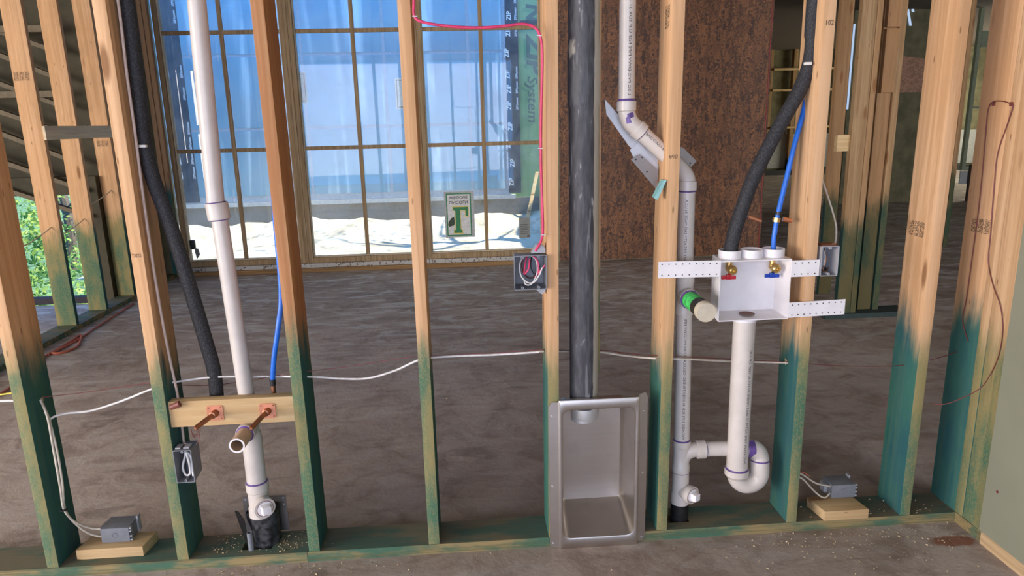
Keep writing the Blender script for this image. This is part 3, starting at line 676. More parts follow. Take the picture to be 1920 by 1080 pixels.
# supply pipes left bay
def tubething(name, pts, r, mat, label, cat, group=None, seg=16, n=8, parts=None):
    t = thing(name, pts[-1], label, cat, group); G().tube(crom(pts, n), r, seg).build(parts or 'tube', mat, parent=t); return t
a0 = VP(237.5, 0, .07); topf = Vector((a0.x+.004, .07, ZC-.003))
fm = [topf, VP(237.5, 0, .07), VP(248, 90, .07), VP(261, 190, .07), VP(270, 270, .07), VP(287, 335, .07), VP(313, 405, .07), VP(338, 480, .07), VP(363, 562, .075), VP(386, 640, .085), VP(402, 700, .09), VP(409, 775, .09)]
t = tubething('insulated_pipe', fm, .0225, M_FOAM, 'black foam-covered pipe curving down the left bay beside the white vent pipe', 'pipe', 'black foam-covered pipes', 18, parts='foam_sleeve')
a = VP(266, 274, .045); G().box(a.x-.012, a.x+.014, .038, .052, a.z-.004, a.z+.004, .002).build('plastic_clip', M_WHT, parent=t)
t = tubething('water_tube', [VP(481, 60, .115), VP(503, 240, .115), VP(515, 400, .115), VP(527, 545, .1), VP(522, 610, .08), VP(514, 670, .075), VP(511, 716, .075)], .0085, M_BLUE, 'blue water tube dropping from behind the reddish stud to the board', 'tube', 'blue water tubes')
g = G(); a = VP(511, 714, .075); g.tube([a+Z*.006, a-Z*.016], .0098, 14); g.build('crimp_ring', M_BLK, parent=t)
g = G(); g.tube([a-Z*.016, a-Z*.075], .0078, 14); g.build('copper_tail', M_COPD, parent=t)
t = thing('clamped_pipe_end', tuple(at(328, 758, y=.0)), 'red-brown pipe end poking past the left end of the pale board', 'pipe end')
a = at(320, 764, y=.004); b = at(337, 757, y=.004); G().tube([a, b], [.009, .0105], 14).build('tube', plain('red_brown_tube', (.20, .06, .045), .4), parent=t)

# ================================================================== duct and dryer box
xd, yd = .381, .050
dt = thing('exhaust_duct', (xd, yd, .50), 'dark sealant-smeared metal duct rising from the dryer box', 'duct')
g = G(); seg = 40; loops = []
for z, rr in ((.505, .0462), (.515, .0482), (1.50, .0482), (1.505, .0505), (1.515, .0515), (1.66, .051), (1.70, .0495), (1.71, .0482), (ZC-.003, .0482)):
    loops.append([(xd+rr*math.cos(2*PI*k/seg), yd+rr*math.sin(2*PI*k/seg)*.98, z) for k in range(seg)])
o = g.loft(loops).build('duct_pipe', M_DUCT, parent=dt)
g = G(); g.lathe((xd, yd+.015, .512), (0, 0, -1), [(0, .044), (.062, .043), (.062, .038)], 24); g.build('crimped_end', M_GALV, parent=dt)
db = thing('dryer_box', (.42, .0, 0), 'shiny steel recessed dryer box standing on the floor under the black duct', 'dryer box')
fx0, fx1, fz0, fz1, fy = .284, .560, .0, .556, -.020
ox0, ox1, oz0, oz1 = .297, .547, .040, .520
g = G(); bx0, bx1, bz0, bz1, by = .307, .537, .092, .508, .136
g.loft([rrect(fx0, fx1, fz0, fz1, .003, -.004), rrect(fx0, fx1, fz0, fz1, .004, fy+.002), rrect(fx0+.003, fx1-.003, fz0+.003, fz1-.003, .004, fy),
        rrect(ox0-.005, ox1+.005, oz0-.005, oz1+.005, .030, fy), rrect(ox0, ox1, oz0, oz1, .028, fy+.002), rrect(ox0+.002, ox1-.002, oz0+.002, oz1-.002, .027, fy+.010)], False, False)
g.build('front_rim', M_STEEL, parent=db)
# recessed shell: sides, sloping floor, back, top with the duct hole
g = G(); A = rrect(ox0+.002, ox1-.002, oz0+.002, oz1-.002, .027, fy+.010); Bm = rrect(bx0, bx1, bz0, bz1, .018, by-.012); Bk = rrect(bx0+.010, bx1-.010, bz0+.010, bz1-.010, .012, by)
g.loft([A, Bm, Bk], False, True); sh = g.build('recessed_shell', M_STEEL, parent=db)
# duct hole in the top of the shell seen as an open rim with the duct end inside
g = G(); g.lathe((xd+.005, .055, .523), (0, 0, -1), [(0, .047), (.008, .049), (.050, .047), (.060, .044), (.060, .041), (.01, .041)], 30); g.build('duct_collar', M_GALV, parent=db)
g = G(); g.lathe((xd+.005, .055, .470), (0, 0, 1), [(0, .0415), (.001, 0)], 30); g.build('duct_throat', M_BLK, parent=db)
g = G()
g.loft([[(.251, -.006, .012), (.257, -.006, .004), (.2845, -.006, .0), (.2845, -.006, .548), (.262, -.006, .548), (.251, -.006, .53)], [(.251, -.009, .012), (.257, -.009, .004), (.2845, -.012, .0), (.2845, -.012, .548), (.262, -.009, .548), (.251, -.009, .53)]], True, True)
g.build('side_flange', M_STEEL, parent=db)
g = G()
g.loft([[(.5605, -.002, .006), (.583, .001, .006), (.590, .001, .02), (.590, .001, .548), (.582, .001, .566), (.5605, -.002, .560)], [(.5605, -.006, .006), (.583, -.003, .006), (.590, -.003, .02), (.590, -.003, .548), (.582, -.003, .566), (.5605, -.006, .560)]], True, True)
g.build('side_flange', M_STEEL, parent=db)
g = G()
for x, z in ((.262, .50), (.262, .24), (.262, .02), (.577, .50), (.577, .27), (.577, .02)): g.lathe((x, -.0088 if x < .4 else -.0028, z), (0, -1, 0), [(0, .0038), (.0018, .003), (.0018, 0)], 12)
g.each('screw_head', M_GALV, parent=db)
g = G()
for z in (.478, .452): g.box(.475, .505, by-.0012, by-.0002, z, z+.003)
g.each('embossed_line', M_GALV, parent=db)

# ================================================================== right stack
ys = .078
st = thing('drain_stack_pipe', (.735, ys, .1), 'white drain stack with slanted vent, trap and standpipe under the washer box', 'pipe')
tv = Vector((.520, .07, 1.51)); tu = Vector((.518, .07, ZC-.003))
G().tube([tu, tv], .0252, 28).build('upper_vent_pipe', M_PVC, parent=st)
c1 = at(1177, 206, y=.07); e1 = at(1202, 248, y=.07); e2 = at(1262, 303, y=.072); e3 = Vector((.727, ys, 1.262)); e4 = Vector((.728, ys, 1.228))
dd = (e2-e1).normalized()
g = G()
path = crom([Vector((.520, .07, 1.500)), Vector((.522, .07, 1.478)), e1-dd*.045, e1-dd*.010], 6)
g.tube(path, .0270, 24); g.lathe((.520, .07, 1.516), (0, 0, -1), [(0, .0255), (0, .0305), (.028, .0305), (.031, .027)], 28)
g.lathe(e1-dd*.022, dd, [(0, .027), (.002, .0305), (.026, .0305), (.026, .025)], 28); g.build('elbow', M_PVC, parent=st)
G().tube([e1-dd*.01, e2+dd*.01], .0250, 28).build('slanted_pipe', M_PVC, parent=st)
g = G(); path = crom([e2-dd*.01, e2+dd*.018, Vector((.722, ys, 1.275)), Vector((.727, ys, 1.235))], 6)
g.tube(path, .0270, 24); g.lathe((.727, ys, 1.262), (0, 0, -1), [(0, .027), (.002, .0310), (.030, .0310), (.032, .027)], 28); g.build('elbow', M_PVC, parent=st)
g = G(); g.lathe((.520, .07, 1.5175), (0, 0, 1), [(0, .0275), (.007, .0256)], 28); g.lathe(e1+dd*.0045, dd, [(0, .028), (.003, .0256)], 28); g.lathe((.727, ys, 1.2295), (0, 0, -1), [(0, .0295), (.004, .0268)], 28); g.each('primer_ring', M_PRIMER, parent=st)
g = G(); g.lathe(Vector((.5225, .07, 1.48)), (.25, 0, -1), [(0, .0272), (.03, .0276)], 24)
bmesh.ops.delete(g.b, geom=[v for v in g.b.verts if v.co.y > .048], context='VERTS'); g.build('primer_smear', M_PRIMER, parent=st)
G().tube([(.727, ys, 1.235), (.730, ys, .932)], .0262, 28).build('middle_pipe', M_PVC, parent=st)
g = G(); g.lathe((.730, ys, .945), (0, 0, -1), [(0, .026), (0, .0315), (.024, .0315), (.028, .029), (.10, .029), (.105, .032), (.132, .032), (.132, .026)], 28)
g.lathe((.730, ys, .876), (0, -1, 0), [(0, .028), (.034, .029), (.036, .0335), (.058, .0335), (.058, .028)], 28); g.build('sanitary_tee', M_PVC, parent=st)
g = G(); g.lathe((.730, ys-.0581, .876), (0, -1, 0), [(0, .0325), (.005, .0288)], 28); g.lathe((.730, ys, .9455), (0, 0, 1), [(0, .030), (.005, .0264)], 28); g.each('primer_ring', M_PRIMER, parent=st)
G().tube([(.730, ys-.05, .876), (.733, -.125, .873)], .0282, 28).build('test_stub', M_PVCT, parent=st)
g = G(); g.lathe((.7305, ys-.064, .8755), (.003, -.19, -.003), [(0, .0285), (0, .0288), (.075, .0288), (.075, .0284)], 28); lb = g.build('green_label', M_LABEL, parent=st)
g = G(); g.lathe((.7325, -.062, .874), (.003, -.19, -.003), [(0, .029), (0, .0300), (.050, .0305), (.050, .028)], 28); g.build('rubber_band', M_BLK, parent=st)
g = G(); g.lathe((.733, -.108, .873), (.003, -.19, -.003), [(0, .029), (0, .0318), (.022, .0322), (.026, .0305), (.026, 0)], 32); g.build('end_cap', M_CAP, parent=st)
G().tube([(.731, ys, .83), (.738, ys, .335)], .0272, 28).build('lower_pipe', M_PVC, parent=st)
g = G(); g.lathe((.738, ys, .345), (0, 0, -1), [(0, .027), (0, .0315), (.024, .0315), (.027, .029), (.095, .029), (.098, .031), (.122, .031), (.122, .026)], 28)
g.tube(crom([(.738, ys, .262), (.752, ys, .290), (.778, ys, .303), (.80, ys, .304)], 5), .0272, 24)
g.lathe((.792, ys, .304), (1, 0, 0), [(0, .027), (.002, .0335), (.030, .0335), (.030, .027)], 28); g.build('sanitary_tee', M_PVC, parent=st)
g = G(); g.lathe((.738, ys, .3455), (0, 0, 1), [(0, .030), (.004, .0275)], 28); g.lathe((.8225, ys, .304), (1, 0, 0), [(0, .032), (.004, .0278)], 28); g.lathe((.739, ys, .2225), (0, 0, -1), [(0, .030), (.004, .0285)], 28); g.each('primer_ring', M_PRIMER, parent=st)
G().tube([(.815, ys, .304), (.965, .070, .304)], .0272, 28).build('trap_arm', M_PVC, parent=st)
# trap
cx_, R_ = .9775, .0425
path = [Vector((.934, .05, .235)), Vector((.935, .05, .215))]+arc((cx_, .052, .213), X, Z, R_, PI, 2*PI, 14)[1:]+[Vector((1.021, .056, .235)), Vector((1.021, .060, .262))]
path2 = arc((.979, .066, .262), X, Z, .042, 0, PI/2, 8)+[Vector((.955, .07, .304))]
g = G(); g.tube(path+path2[1:], .0335, 28); g.lathe((.934, .05, .236), (0, 0, -1), [(0, .0345), (0, .0425), (.022, .0425), (.026, .0375), (.035, .0335)], 30)
g.build('p_trap', M_PVC, parent=st)
g = G(); g.lathe((.934, .05, .2365), (0, 0, 1), [(0, .0405), (.005, .0378)], 28); g.lathe((1.021, .058, .258), (0, .08, 1), [(0, .0340), (.005, .0342)], 28)
g.each('primer_ring', M_PRIMER, parent=st)
g = G(); g.lathe((.979, .066, .304), (1, 0, 0), [(-.01, .0340), (.016, .0340)], 24)
bmesh.ops.delete(g.b, geom=[v for v in g.b.verts if v.co.y > .058], context='VERTS'); g.build('primer_smear', M_PRIMER, parent=st)
G().tube([(.932, .05, .795), (.934, .05, .232)], .0370, 32).build('standpipe', M_PVC, parent=st)
# cleanout at the foot
cc = Vector((.739, ys, .150)); cdv = Vector((.52, -.85, 0)).normalized()
g = G(); g.lathe((.739, ys, .224), (0, 0, -1), [(0, .026), (0, .0290), (.020, .0290), (.022, .0300), (.075, .0300), (.09, .034), (.125, .034), (.125, .024)], 28)
g.lathe(cc, cdv, [(0, .027), (.034, .0275), (.036, .0320), (.058, .0320), (.058, .026)], 28); g.build('cleanout_tee', M_PVC, parent=st)
plug(cc, cdv, .0245, st, .057, .014)
G().tube([(.739, ys, .10), (.739, ys, .002)], .032, 24).build('rubber_coupling', M_BLK, parent=st)
# printing
g = G(); text_pipe(g, 'PVC-4200 2 IPS SCH 40 COEXTRUDED CELLULAR CORE PVC-DWV PIPE', .0125, (.7375, ys, .36), Vector((-.007, 0, .47)), (-.1, -1, .1), .0274, fit=.44)
text_pipe(g, 'PVC-DWV PIPE ASTM 2665 MADE IN U.S.A.', .0115, (.7296, ys, .965), Vector((-.003, 0, .30)), (-.35, -1, .1), .0264, fit=.24)
text_pipe(g, 'L SC PVC-DWV PIPE NSF U.P. SDR 21 - A 160 D-12', .0125, (.520, .07, 1.535), Z, (.12, -1, .1), .0254, fit=.36)
text_pipe(g, 'PVC-DWV PIPE', .0125, e1+dd*.012, dd, (.0, -1, .25), .0252, fit=.095)
text_pipe(g, 'PVC-DWV PIPE ASTM D 2665 MADE IN U.S.A. NSF CP-110', .0125, (.9335, .05, .27), Z, (.35, -1, .1), .0372, fit=.42)
g.build('pipe_print', M_INK, parent=st)

# brackets at the slanting pipe
t = thing('stud_shoe_bracket', tuple(at(1215, 320, y=.12)), 'galvanised metal bracket wrapped round the notched stud under the slanted pipe', 'bracket')
def ppoly(pts, y, th, name, mat): G().prism([at(px, py, y=y) for px, py in pts], (0, th, 0)).build(name, mat, parent=t)
ppoly([(1134, 186), (1160, 216), (1206, 268), (1240, 305), (1241, 330), (1210, 305), (1178, 272), (1137, 214)], .112, .002, 'strap_arm', M_GALV)
ppoly([(1181, 281), (1200, 264), (1216, 290), (1240, 314), (1242, 348), (1212, 312), (1196, 312)], .108, .0015, 'bent_tab', M_GALV)
ppoly([(1183, 299), (1200, 289), (1233, 318), (1232, 352), (1228, 352)], .09, .002, 'side_plate', M_PLATE_STEEL)
ppoly([(1276, 275), (1282, 278), (1306, 302), (1296, 313), (1275, 296)], .13, .002, 'side_plate', M_PLATE_STEEL)
g = G()
for px, py in ((1192, 299), (1204, 295), (1213, 322)): a = at(px, py, y=.09); g.lathe((a.x, .0899, a.z), (0, -1, 0), [(0, .003), (.0004, .003), (.0004, 0)], 10)
a = at(1294, 306, y=.13); g.lathe((a.x, .1299, a.z), (0, -1, 0), [(0, .003), (.0004, .003), (.0004, 0)], 10)
g.each('nail_hole', M_INK, parent=t)
a, b = at(1244, 337, y=.02), at(1230, 370, y=.0)
G().hexa([(b.x-.006, -.0, b.z-.003), (b.x+.005, -.002, b.z-.008), (b.x+.006, .03, b.z-.006), (b.x-.005, .03, b.z)], [(a.x-.004, .0, a.z), (a.x+.004, -.002, a.z), (a.x+.004, .04, a.z), (a.x-.004, .04, a.z)]).build('wood_shim', M_TEAL, label='pale teal sliver stuck to the notched stud below the bracket', cat='shim')

# ================================================================== washer box
wb = thing('washer_box', (.937, .0, .80), 'white plastic washer outlet box between two studs with red and blue valves', 'outlet box')
wx0, wx1, wz0, wz1 = .818, 1.058, .802, 1.006
g = G(); T = .0035
g.loft([rrect(wx0+.010, wx1-.004, wz0+.004, wz1+.004, .003, .095), rrect(wx0, wx1, wz0, wz1, .003, -.004), rrect(wx0+T, wx1-T, wz0+T, wz1-T, .003, -.004),
        rrect(wx0+.014, wx1-.010, wz0+.010, wz1-.004, .004, .090)], True, True); g.build('shell', M_PVCW, parent=wb)
def dots(g, x0, x1, zt, zb, y, n, sl=0):
    for k in range(n):
        x = x0+(x1-x0)*k/(n-1)
        for z in (zt, zb): g.lathe((x, y, z+sl*(x-x0)), (0, -1, 0), [(0, .0022), (.0003, .0022), (.0003, 0)], 10)
def strap(x0, x1, z0, z1, n, lab, sl=0.):
    g = G(); y = -.0058; h = .0016; N = 10
    lo = [[(x0+(x1-x0)*k/N, y, z0+sl*k/N), (x0+(x1-x0)*k/N, y, z1+sl*k/N), (x0+(x1-x0)*k/N, y+h, z1+sl*k/N), (x0+(x1-x0)*k/N, y+h, z0+sl*k/N)] for k in range(N+1)]
    g.loft(lo, True, True); s = g.build('mounting_strap', M_PVCW, parent=wb)
    g = G(); dots(g, x0+.012, x1-.014, z1-.009+sl*.1, z0+.009+sl*.1, y-.0002, n, sl/(x1-x0)); g.each('nail_hole', M_INK, parent=s)
strap(.614, .820, .9585, 1.0125, 9, 'l', -.003); strap(1.057, 1.151, .945, 1.000, 4, 'r'); strap(1.057, 1.250, .806, .858, 9, 'b', .004)
for k, x in enumerate((.868, .942, 1.016)):
    g = G(); g.lathe((x, .047, 1.004), (0, 0, 1), [(0, .0365), (.029, .0365), (.030, .0350), (.029, .0335), (.024 if k == 1 else .006, .0330), (.024 if k == 1 else .006, 0)], 32); g.build('knockout_cup', M_PVCW, parent=wb)
def valve(px, hm, lab, cold):
    p = at(px, 497, y=.05); x = p.x; v = thing('laundry_valve', (x, .05, .93), lab, 'valve', 'valves in the washer box')
    g = G(); g.lathe((x, .05, 1.002), (0, 0, -1), [(0, .0125), (.010, .0125), (.011, .010), (.022, .010), (.024, .012), (.034, .012), (.038, .010), (.044, .006), (.044, 0)], 20)
    g.lathe((x, .05, .972), (.15, -1, -.18), [(0, .008), (.012, .009), (.014, .0145), (.022, .0165), (.030, .0150), (.034, .0110), (.034, .0055), (.028, .005), (.028, 0)], 22); g.build('valve_body', M_BRASS, parent=v)
    g = G(); c = Vector((x-.006, .034, .944)); g.box(c.x-.0085, c.x+.0085, c.y-.005, c.y+.006, c.z-.008, c.z+.009, .002)
    g.box(c.x-.025, c.x-.0085, c.y-.003, c.y+.003, c.z-.007, c.z+.006, .002); g.box(c.x+.0085, c.x+.025, c.y-.003, c.y+.003, c.z-.008, c.z+.004, .002); g.build('handle', hm, parent=v)
    g = G(); g.tube([(x-.004, .036, .953), (x-.002, .045, .965)], .004, 10); g.build('stem', M_BRASS, parent=v)
valve(1367, M_RED, 'brass valve with red handle in the left of the washer box', 0); valve(1448, M_BLUH, 'brass valve with blue handle in the right of the washer box', 1)
g = G(); g.lathe((.937, .045, .8125), (0, 0, 1), [(0, .0255), (.0008, .0255), (.0008, .018), (0, .0178), (-.0, 0)], 28); g.build('drain_hole', [plain('rusty_ring', (.16, .07, .04), .6)], parent=wb)
g = G(); g.lathe((.932, .05, .802), (0, 0, -1), [(0, .040), (.014, .040), (.016, .037)], 30); g.build('drain_collar', M_PVCW, parent=wb)

# supply pipes right
yv = .06
fmr = [Vector((1.150-.0, .07, ZC-.003)), VP(1527, 0, .07), VP(1525, 60, .07), VP(1519, 115, .068), VP(1501, 165, .066), VP(1468, 225, .064), VP(1436, 285, .06), VP(1410, 340, .056), VP(1390, 395, .052), VP(1376, 440, .05), Vector((.868, .047, 1.013))]
fmr[0].x = fmr[1].x+.01
t = tubething('insulated_pipe', fmr, .0232, M_FOAM, 'black foam-covered pipe bending down into the left cup of the washer box', 'pipe', 'black foam-covered pipes', 18, parts='foam_sleeve')
a = VP(1515, 119, .04); G().box(a.x-.012, a.x+.010, .032, .046, a.z-.005, a.z+.004, .002).build('plastic_clip', M_WHT, parent=t)
t = tubething('water_tube', [VP(1525, 100, .10), VP(1511, 190, .09), VP(1490, 270, .07), VP(1472, 345, .06), VP(1459, 400, .052), VP(1452, 440, .048), Vector((1.016, .047, 1.013))], .0082, M_BLUE, 'blue water tube running down into the right cup of the washer box', 'tube', 'blue water tubes')
for px, py, h, m_, nm in ((1453, 445, .009, M_BLK, 'crimp_ring'), (1460, 400, .005, M_BLK, 'crimp_ring'), (1456, 412, .007, M_BRASS, 'brass_coupling')):
    a = VP(px, py, .05); d = Vector((.12, 0, 1)).normalized(); G().tube([a-d*h, a+d*h], .0100 if m_ is not M_BRASS else .0125, 16).build(nm, m_, parent=t)
def cstrap(p, q, r, lab):
    a, b = VP(*p, .05), VP(*q, .05); t = thing('copper_bracket_arm', tuple(a), lab, 'copper bracket', 'copper arms above the washer box')
    G().tube([a, b], [r, r*.8], 12).build('arm', M_COPPER, parent=t)
cstrap((1468, 411), (1484, 414), .0085, 'short copper arm right of the blue tube coupling'); cstrap((1402, 406), (1427, 415), .0075, 'short copper arm right of the foam pipe above the washer box')

# ================================================================== electrical boxes
def gang(name, x0, x1, y0, y1, z0, z1, mat, lab, ndiv=1, matin=None):
    t = thing(name, ((x0+x1)/2, y0, z0), lab, 'electrical box', 'grey electrical boxes')
    g = G(); e = .0025
    g.loft([rrect(x0+.004, x1-.004, z0+.004, z1-.004, .004, y1), rrect(x0, x1, z0, z1, .004, y0), rrect(x0+e, x1-e, z0+e, z1-e, .003, y0), rrect(x0+e+.003, x1-e-.003, z0+e+.003, z1-e-.003, .003, y1-.003)], True, True); g.build('box_body', mat, parent=t)
    g = G()
    for k in range(ndiv):
        xx = x0+(x1-x0)*(k+.5)/ndiv
        for z, s in ((z1, -1), (z0, 1)): g.lathe((xx, y0+.001, z+s*.007), (0, 1, 0), [(0, .0015), (0, .0045), (.03, .0045), (.03, 0)], 12)
    g.each('screw_boss', mat, parent=t); return t
# under the copper stubs
t = gang('electrical_box', -.983, -.924, -.012, .066, .330, .446, M_GREYP, 'single grey electrical box on the second stud below the copper stubs')
g = G(); g.box(-.978, -.962, .0, .03, .4462, .4502); g.box(-.952, -.934, .0, .03, .4462, .4502); g.each('clamp_tab', M_GREYL, parent=t)
pts = [(-.962, .045, .445), (-.962, .03, .41), (-.968, .015, .375), (-.960, .008, .350), (-.946, .008, .352), (-.944, .010, .385), (-.950, .014, .425), (-.941, .02, .405), (-.938, .012, .36), (-.936, .010, .342)]
for nm, off in (('box_wire', 0), ):
    G().tube(crom(pts, 8), .0036, 10).build('cable_loop', M_WHT, label='white cable loop folded inside the single grey box on the second stud', cat='cable')
# double box by pink cable
t = gang('electrical_box', .1465, .2515, -.013, .058, .938, 1.050, M_GREYP, 'double grey electrical box on the stud left of the black duct', 2)
g = G(); g.prism([(.205, .01, 1.052), (.250, .01, 1.052), (.250, .01, 1.068), (.235, .01, 1.083), (.222, .01, 1.078)], (0, .03, 0)); g.prism([(.215, .01, .936), (.250, .01, .936), (.248, .01, .925), (.236, .01, .916)], (0, .03, 0)); g.each('nail_bracket', M_GREYL, parent=t)
def wires(box, curves, name, lab):
    t = thing(name, curves[0][0][0], lab, 'wires')
    for pts, r, m_, nm in curves: G().tube(crom(pts, 8), r, 8).build(nm, m_, parent=t)
bx = lambda u, v, y=0.: (.1465+.105*u, y, .938+.112*v)
wires(None, [([bx(.4, .95, .03), bx(.2, .75, .01), bx(.22, .4, .0), bx(.42, .2, -.004), bx(.62, .22, -.006), bx(.78, .42, -.004), bx(.88, .62, .0)], .0022, M_WHT, 'white_wire'),
             ([bx(.5, .95, .04), bx(.7, .8, .02), bx(.72, .45, .01), bx(.55, .16, .0), bx(.36, .14, .0), bx(.3, .3, .01)], .0022, M_WHT, 'white_wire'),
             ([bx(.45, .97, .03), bx(.36, .7, .01), bx(.32, .45, .0), bx(.45, .6, -.002), bx(.5, .85, .01)], .0028, M_PINK, 'red_wire'),
             ([bx(.55, .96, .03), bx(.74, .8, .015), bx(.76, .5, .01), bx(.66, .3, .015), bx(.85, .55, .005), bx(.95, .68, .0)], .0024, M_PINK, 'red_wire'),
             ([bx(.35, .9, .05), bx(.28, .6, .04), bx(.4, .3, .04), bx(.65, .25, .045), bx(.8, .6, .04)], .0022, M_REDW, 'dark_wire'),
             ([bx(.6, .95, .045), bx(.55, .6, .03), bx(.66, .4, .02), bx(.8, .64, .01)], .0020, M_BLK, 'black_wire')], 'wire_bundle', 'coiled red and white wires inside the double grey box')
# small box right of stud 7
t = gang('electrical_box', 1.153, 1.212, -.010, .066, .944, 1.044, M_GREYL, 'light grey electrical box on the right side of the washer box stud')
g = G(); g.box(1.156, 1.205, .0, .04, 1.0445, 1.0475); g.box(1.19, 1.205, .0, .004, 1.0475, 1.051); g.each('clamp_tab', M_COPD, parent=t)
wires(None, [([(1.176, .04, 1.04), (1.176, .01, 1.01), (1.168, .0, .98)], .0018, M_WHT, 'wire'), ([(1.182, .04, 1.04), (1.180, .01, 1.0), (1.172, .01, .96), (1.19, .02, .955), (1.2, .03, .965)], .0018, M_COPD, 'wire'), ([(1.165, .05, .952), (1.18, .02, .958), (1.195, .03, .952), (1.2, .05, .96)], .003, M_BLK, 'wire')], 'wire_bundle', 'thin tangled wires inside the light grey box right of the washer box')
tubething('box_cable', [at(1562, 470, y=.10), at(1568, 440, y=.11), at(1562, 400, y=.12), Vector((1.16, .12, 1.35))], .003, M_NM, 'thin pale cable rising behind the light grey box', 'cable')
# boxes on wooden blocks
def floor_box(x0, x1, y0, y1, z0, z1, lab, blab, bx0, bx1, by0, by1, skew):
    G().hexa([(bx0, by0, .0385), (bx1, by0, .0385), (bx1+skew, by1, .0385), (bx0+skew, by1, .0385)], [(bx0, by0, .0755), (bx1, by0, .0755), (bx1+skew, by1, .0755), (bx0+skew, by1, .0755)], .002).build('wood_block', W_RAW, label=blab, cat='wood block', group='offcut blocks on the floor plate', color=(0, .12, 0))
    t = thing('electrical_box', ((x0+x1)/2, y0, z0), lab, 'electrical box', 'grey electrical boxes')
    g = G(); g.box(x0, x1, y0, y1, z0, z1, .002); g.build('box_body', M_GREYP, parent=t)
    g = G(); xm, zm = (x0+x1)/2, (z0+z1)/2; g.lathe((xm, y0-.0001, zm), (0, -1, 0), [(0, .0105), (.0012, .0105), (.0012, .0085), (0, .0083)], 20); g.lathe((xm, y0-.0001, zm), (0, -1, 0), [(0, .005), (.0008, .0045), (.0008, 0)], 16); g.build('knockout', M_GREYP, parent=t)
    g = G()
    for z in (z0+.006, z0+.020, z1-.016, z1-.004): g.box(x1, x1+.007, y0+.002, y0+.012, z-.003, z+.003); 
    g.box(x1+.0, x1+.006, y1-.02, y1, z0+.004, z1+.008); g.box(x0-.014, x0-.001, y0+.03, y1-.01, z0+.008, z1-.010); g.each('mounting_tab', M_GREYL, parent=t)
    return t
floor_box(-1.300, -1.205, .070, .150, .0760, .130, 'grey electrical box lying on the wood block at far left', 'pale wood block on the floor plate between the two leftmost studs', -1.372, -1.150, .036, .128, .012)
floor_box(1.312, 1.402, .078, .150, .0760, .128, 'grey electrical box lying on the wood block right of the washer box', 'short wood block on the floor plate near the right corner', 1.245, 1.408, -.006, .098, -.016)

# ================================================================== cables
def cable(name, P, r, mat, lab, n=8, ties=None, cat='cable', group=None):
    pts = [at(p[0], p[1], y=p[2]) if p[0] > 4 or p[0] < -4 or len(p) == 4 else Vector(p) for p in P]
    t = thing(name, tuple(pts[0]), lab, cat, group); G().tube(crom(pts, n), r, 8).build('cable_sheath' if r > .002 else 'wire', mat, parent=t)
    return t
t = cable('pink_cable', [(776, -60, -.006), (776, 0, -.006), (778, 32, -.008), (800, 43, -.01), (850, 50, -.012), (900, 52, -.012), (945, 49, -.012), (980, 45, -.012), (1003, 52, -.012), (1014, 72, -.012), (1017, 110, -.010), (1015, 200, -.008), (1014, 280, -.006), (1016, 360, -.006), (1018, 430, -.006), (1014, 453, .0), (1004, 470, .012)], .0042, M_PINK, 'pink cable looping across the right window and down to the double box')
for px, py in ((778, 31), (1011, 67), (1013, 278), (1018, 440)):
    a = at(px, py, y=-.012); G().box(a.x-.007, a.x+.007, -.0175, -.0005 if px > 1000 else -.001, a.z-.0012, a.z+.0012).build('staple', M_GALV, parent=t)
cable('branch_cable', [(-60, 755, .06, 0), (0, 752, .06, 0), (30, 752, .06, 0), (62, 762, .07, 0)], .0032, M_WHT, 'white cable entering at the left edge behind the leftmost stud')
cable('yellow_cable', [(-60, 744, .1, 0), (0, 740, .1, 0), (25, 737, .1, 0), (62, 740, .1, 0)], .0030, M_YEL, 'yellow cable entering at the left edge above the white one')
t = cable('supply_cable', [(76, 750, .055), (84, 768, .03), (91, 790, .022), (98, 830, .020), (107, 880, .020), (114, 920, .022), (120, 955, .025), (140, 978, .045), (170, 990, .075), (196, 992, .085)], .0036, M_NM, 'cream cable running down the leftmost stud to the box, upper strand at the box')
cable('supply_cable', [(77, 752, .06), (88, 775, .034), (96, 800, .028), (108, 850, .024), (117, 905, .024), (122, 955, .030), (145, 985, .05), (172, 1002, .075), (200, 1007, .085)], .0036, M_NM, 'cream cable running down the leftmost stud to the box, lower strand at the box')
g = G(); a = at(119, 957, y=.018); g.box(a.x-.01, a.x+.01, .012, .03, a.z-.0012, a.z+.0012); g.build('staple', M_BLK, parent=t)
t = cable('branch_cable', [(90, 792, .03), (100, 782, .04), (125, 775, .06), (170, 770, .07), (225, 753, .07), (275, 733, .07), (300, 724, .07), (330, 716, .07), (400, 707, .075), (470, 706, .10), (510, 706, .10), (560, 706, .07), (600, 707, .07), (640, 710, .07), (690, 709, .07), (740, 695, .07), (790, 674, .07), (850, 668, .07), (930, 665, .07), (1010, 660, .07)], .0036, M_WHT, 'white cable strung through the studs from far left to the stud before the duct')
cable('branch_cable', [(1010, 659, .11), (1060, 659, .112), (1100, 660, .146), (1130, 661, .146), (1180, 668, .13), (1228, 672, .08), (1260, 673, .03), (1300, 674, .038), (1360, 677, .11), (1420, 679, .11), (1482, 680, .07)], .0036, M_NM, 'pale cable running behind the duct and standpipe to the stud right of it')
cable('red_wire', [(80, 745, .07), (180, 733, .07), (285, 718, .07), (330, 722, .07), (400, 722, .125), (470, 713, .125), (545, 700, .07), (640, 689, .07), (740, 674, .07), (800, 667, .07), (900, 663, .07), (1015, 656, .07)], .0014, M_REDW, 'thin dark red wire strung through the left studs beside the white cable')
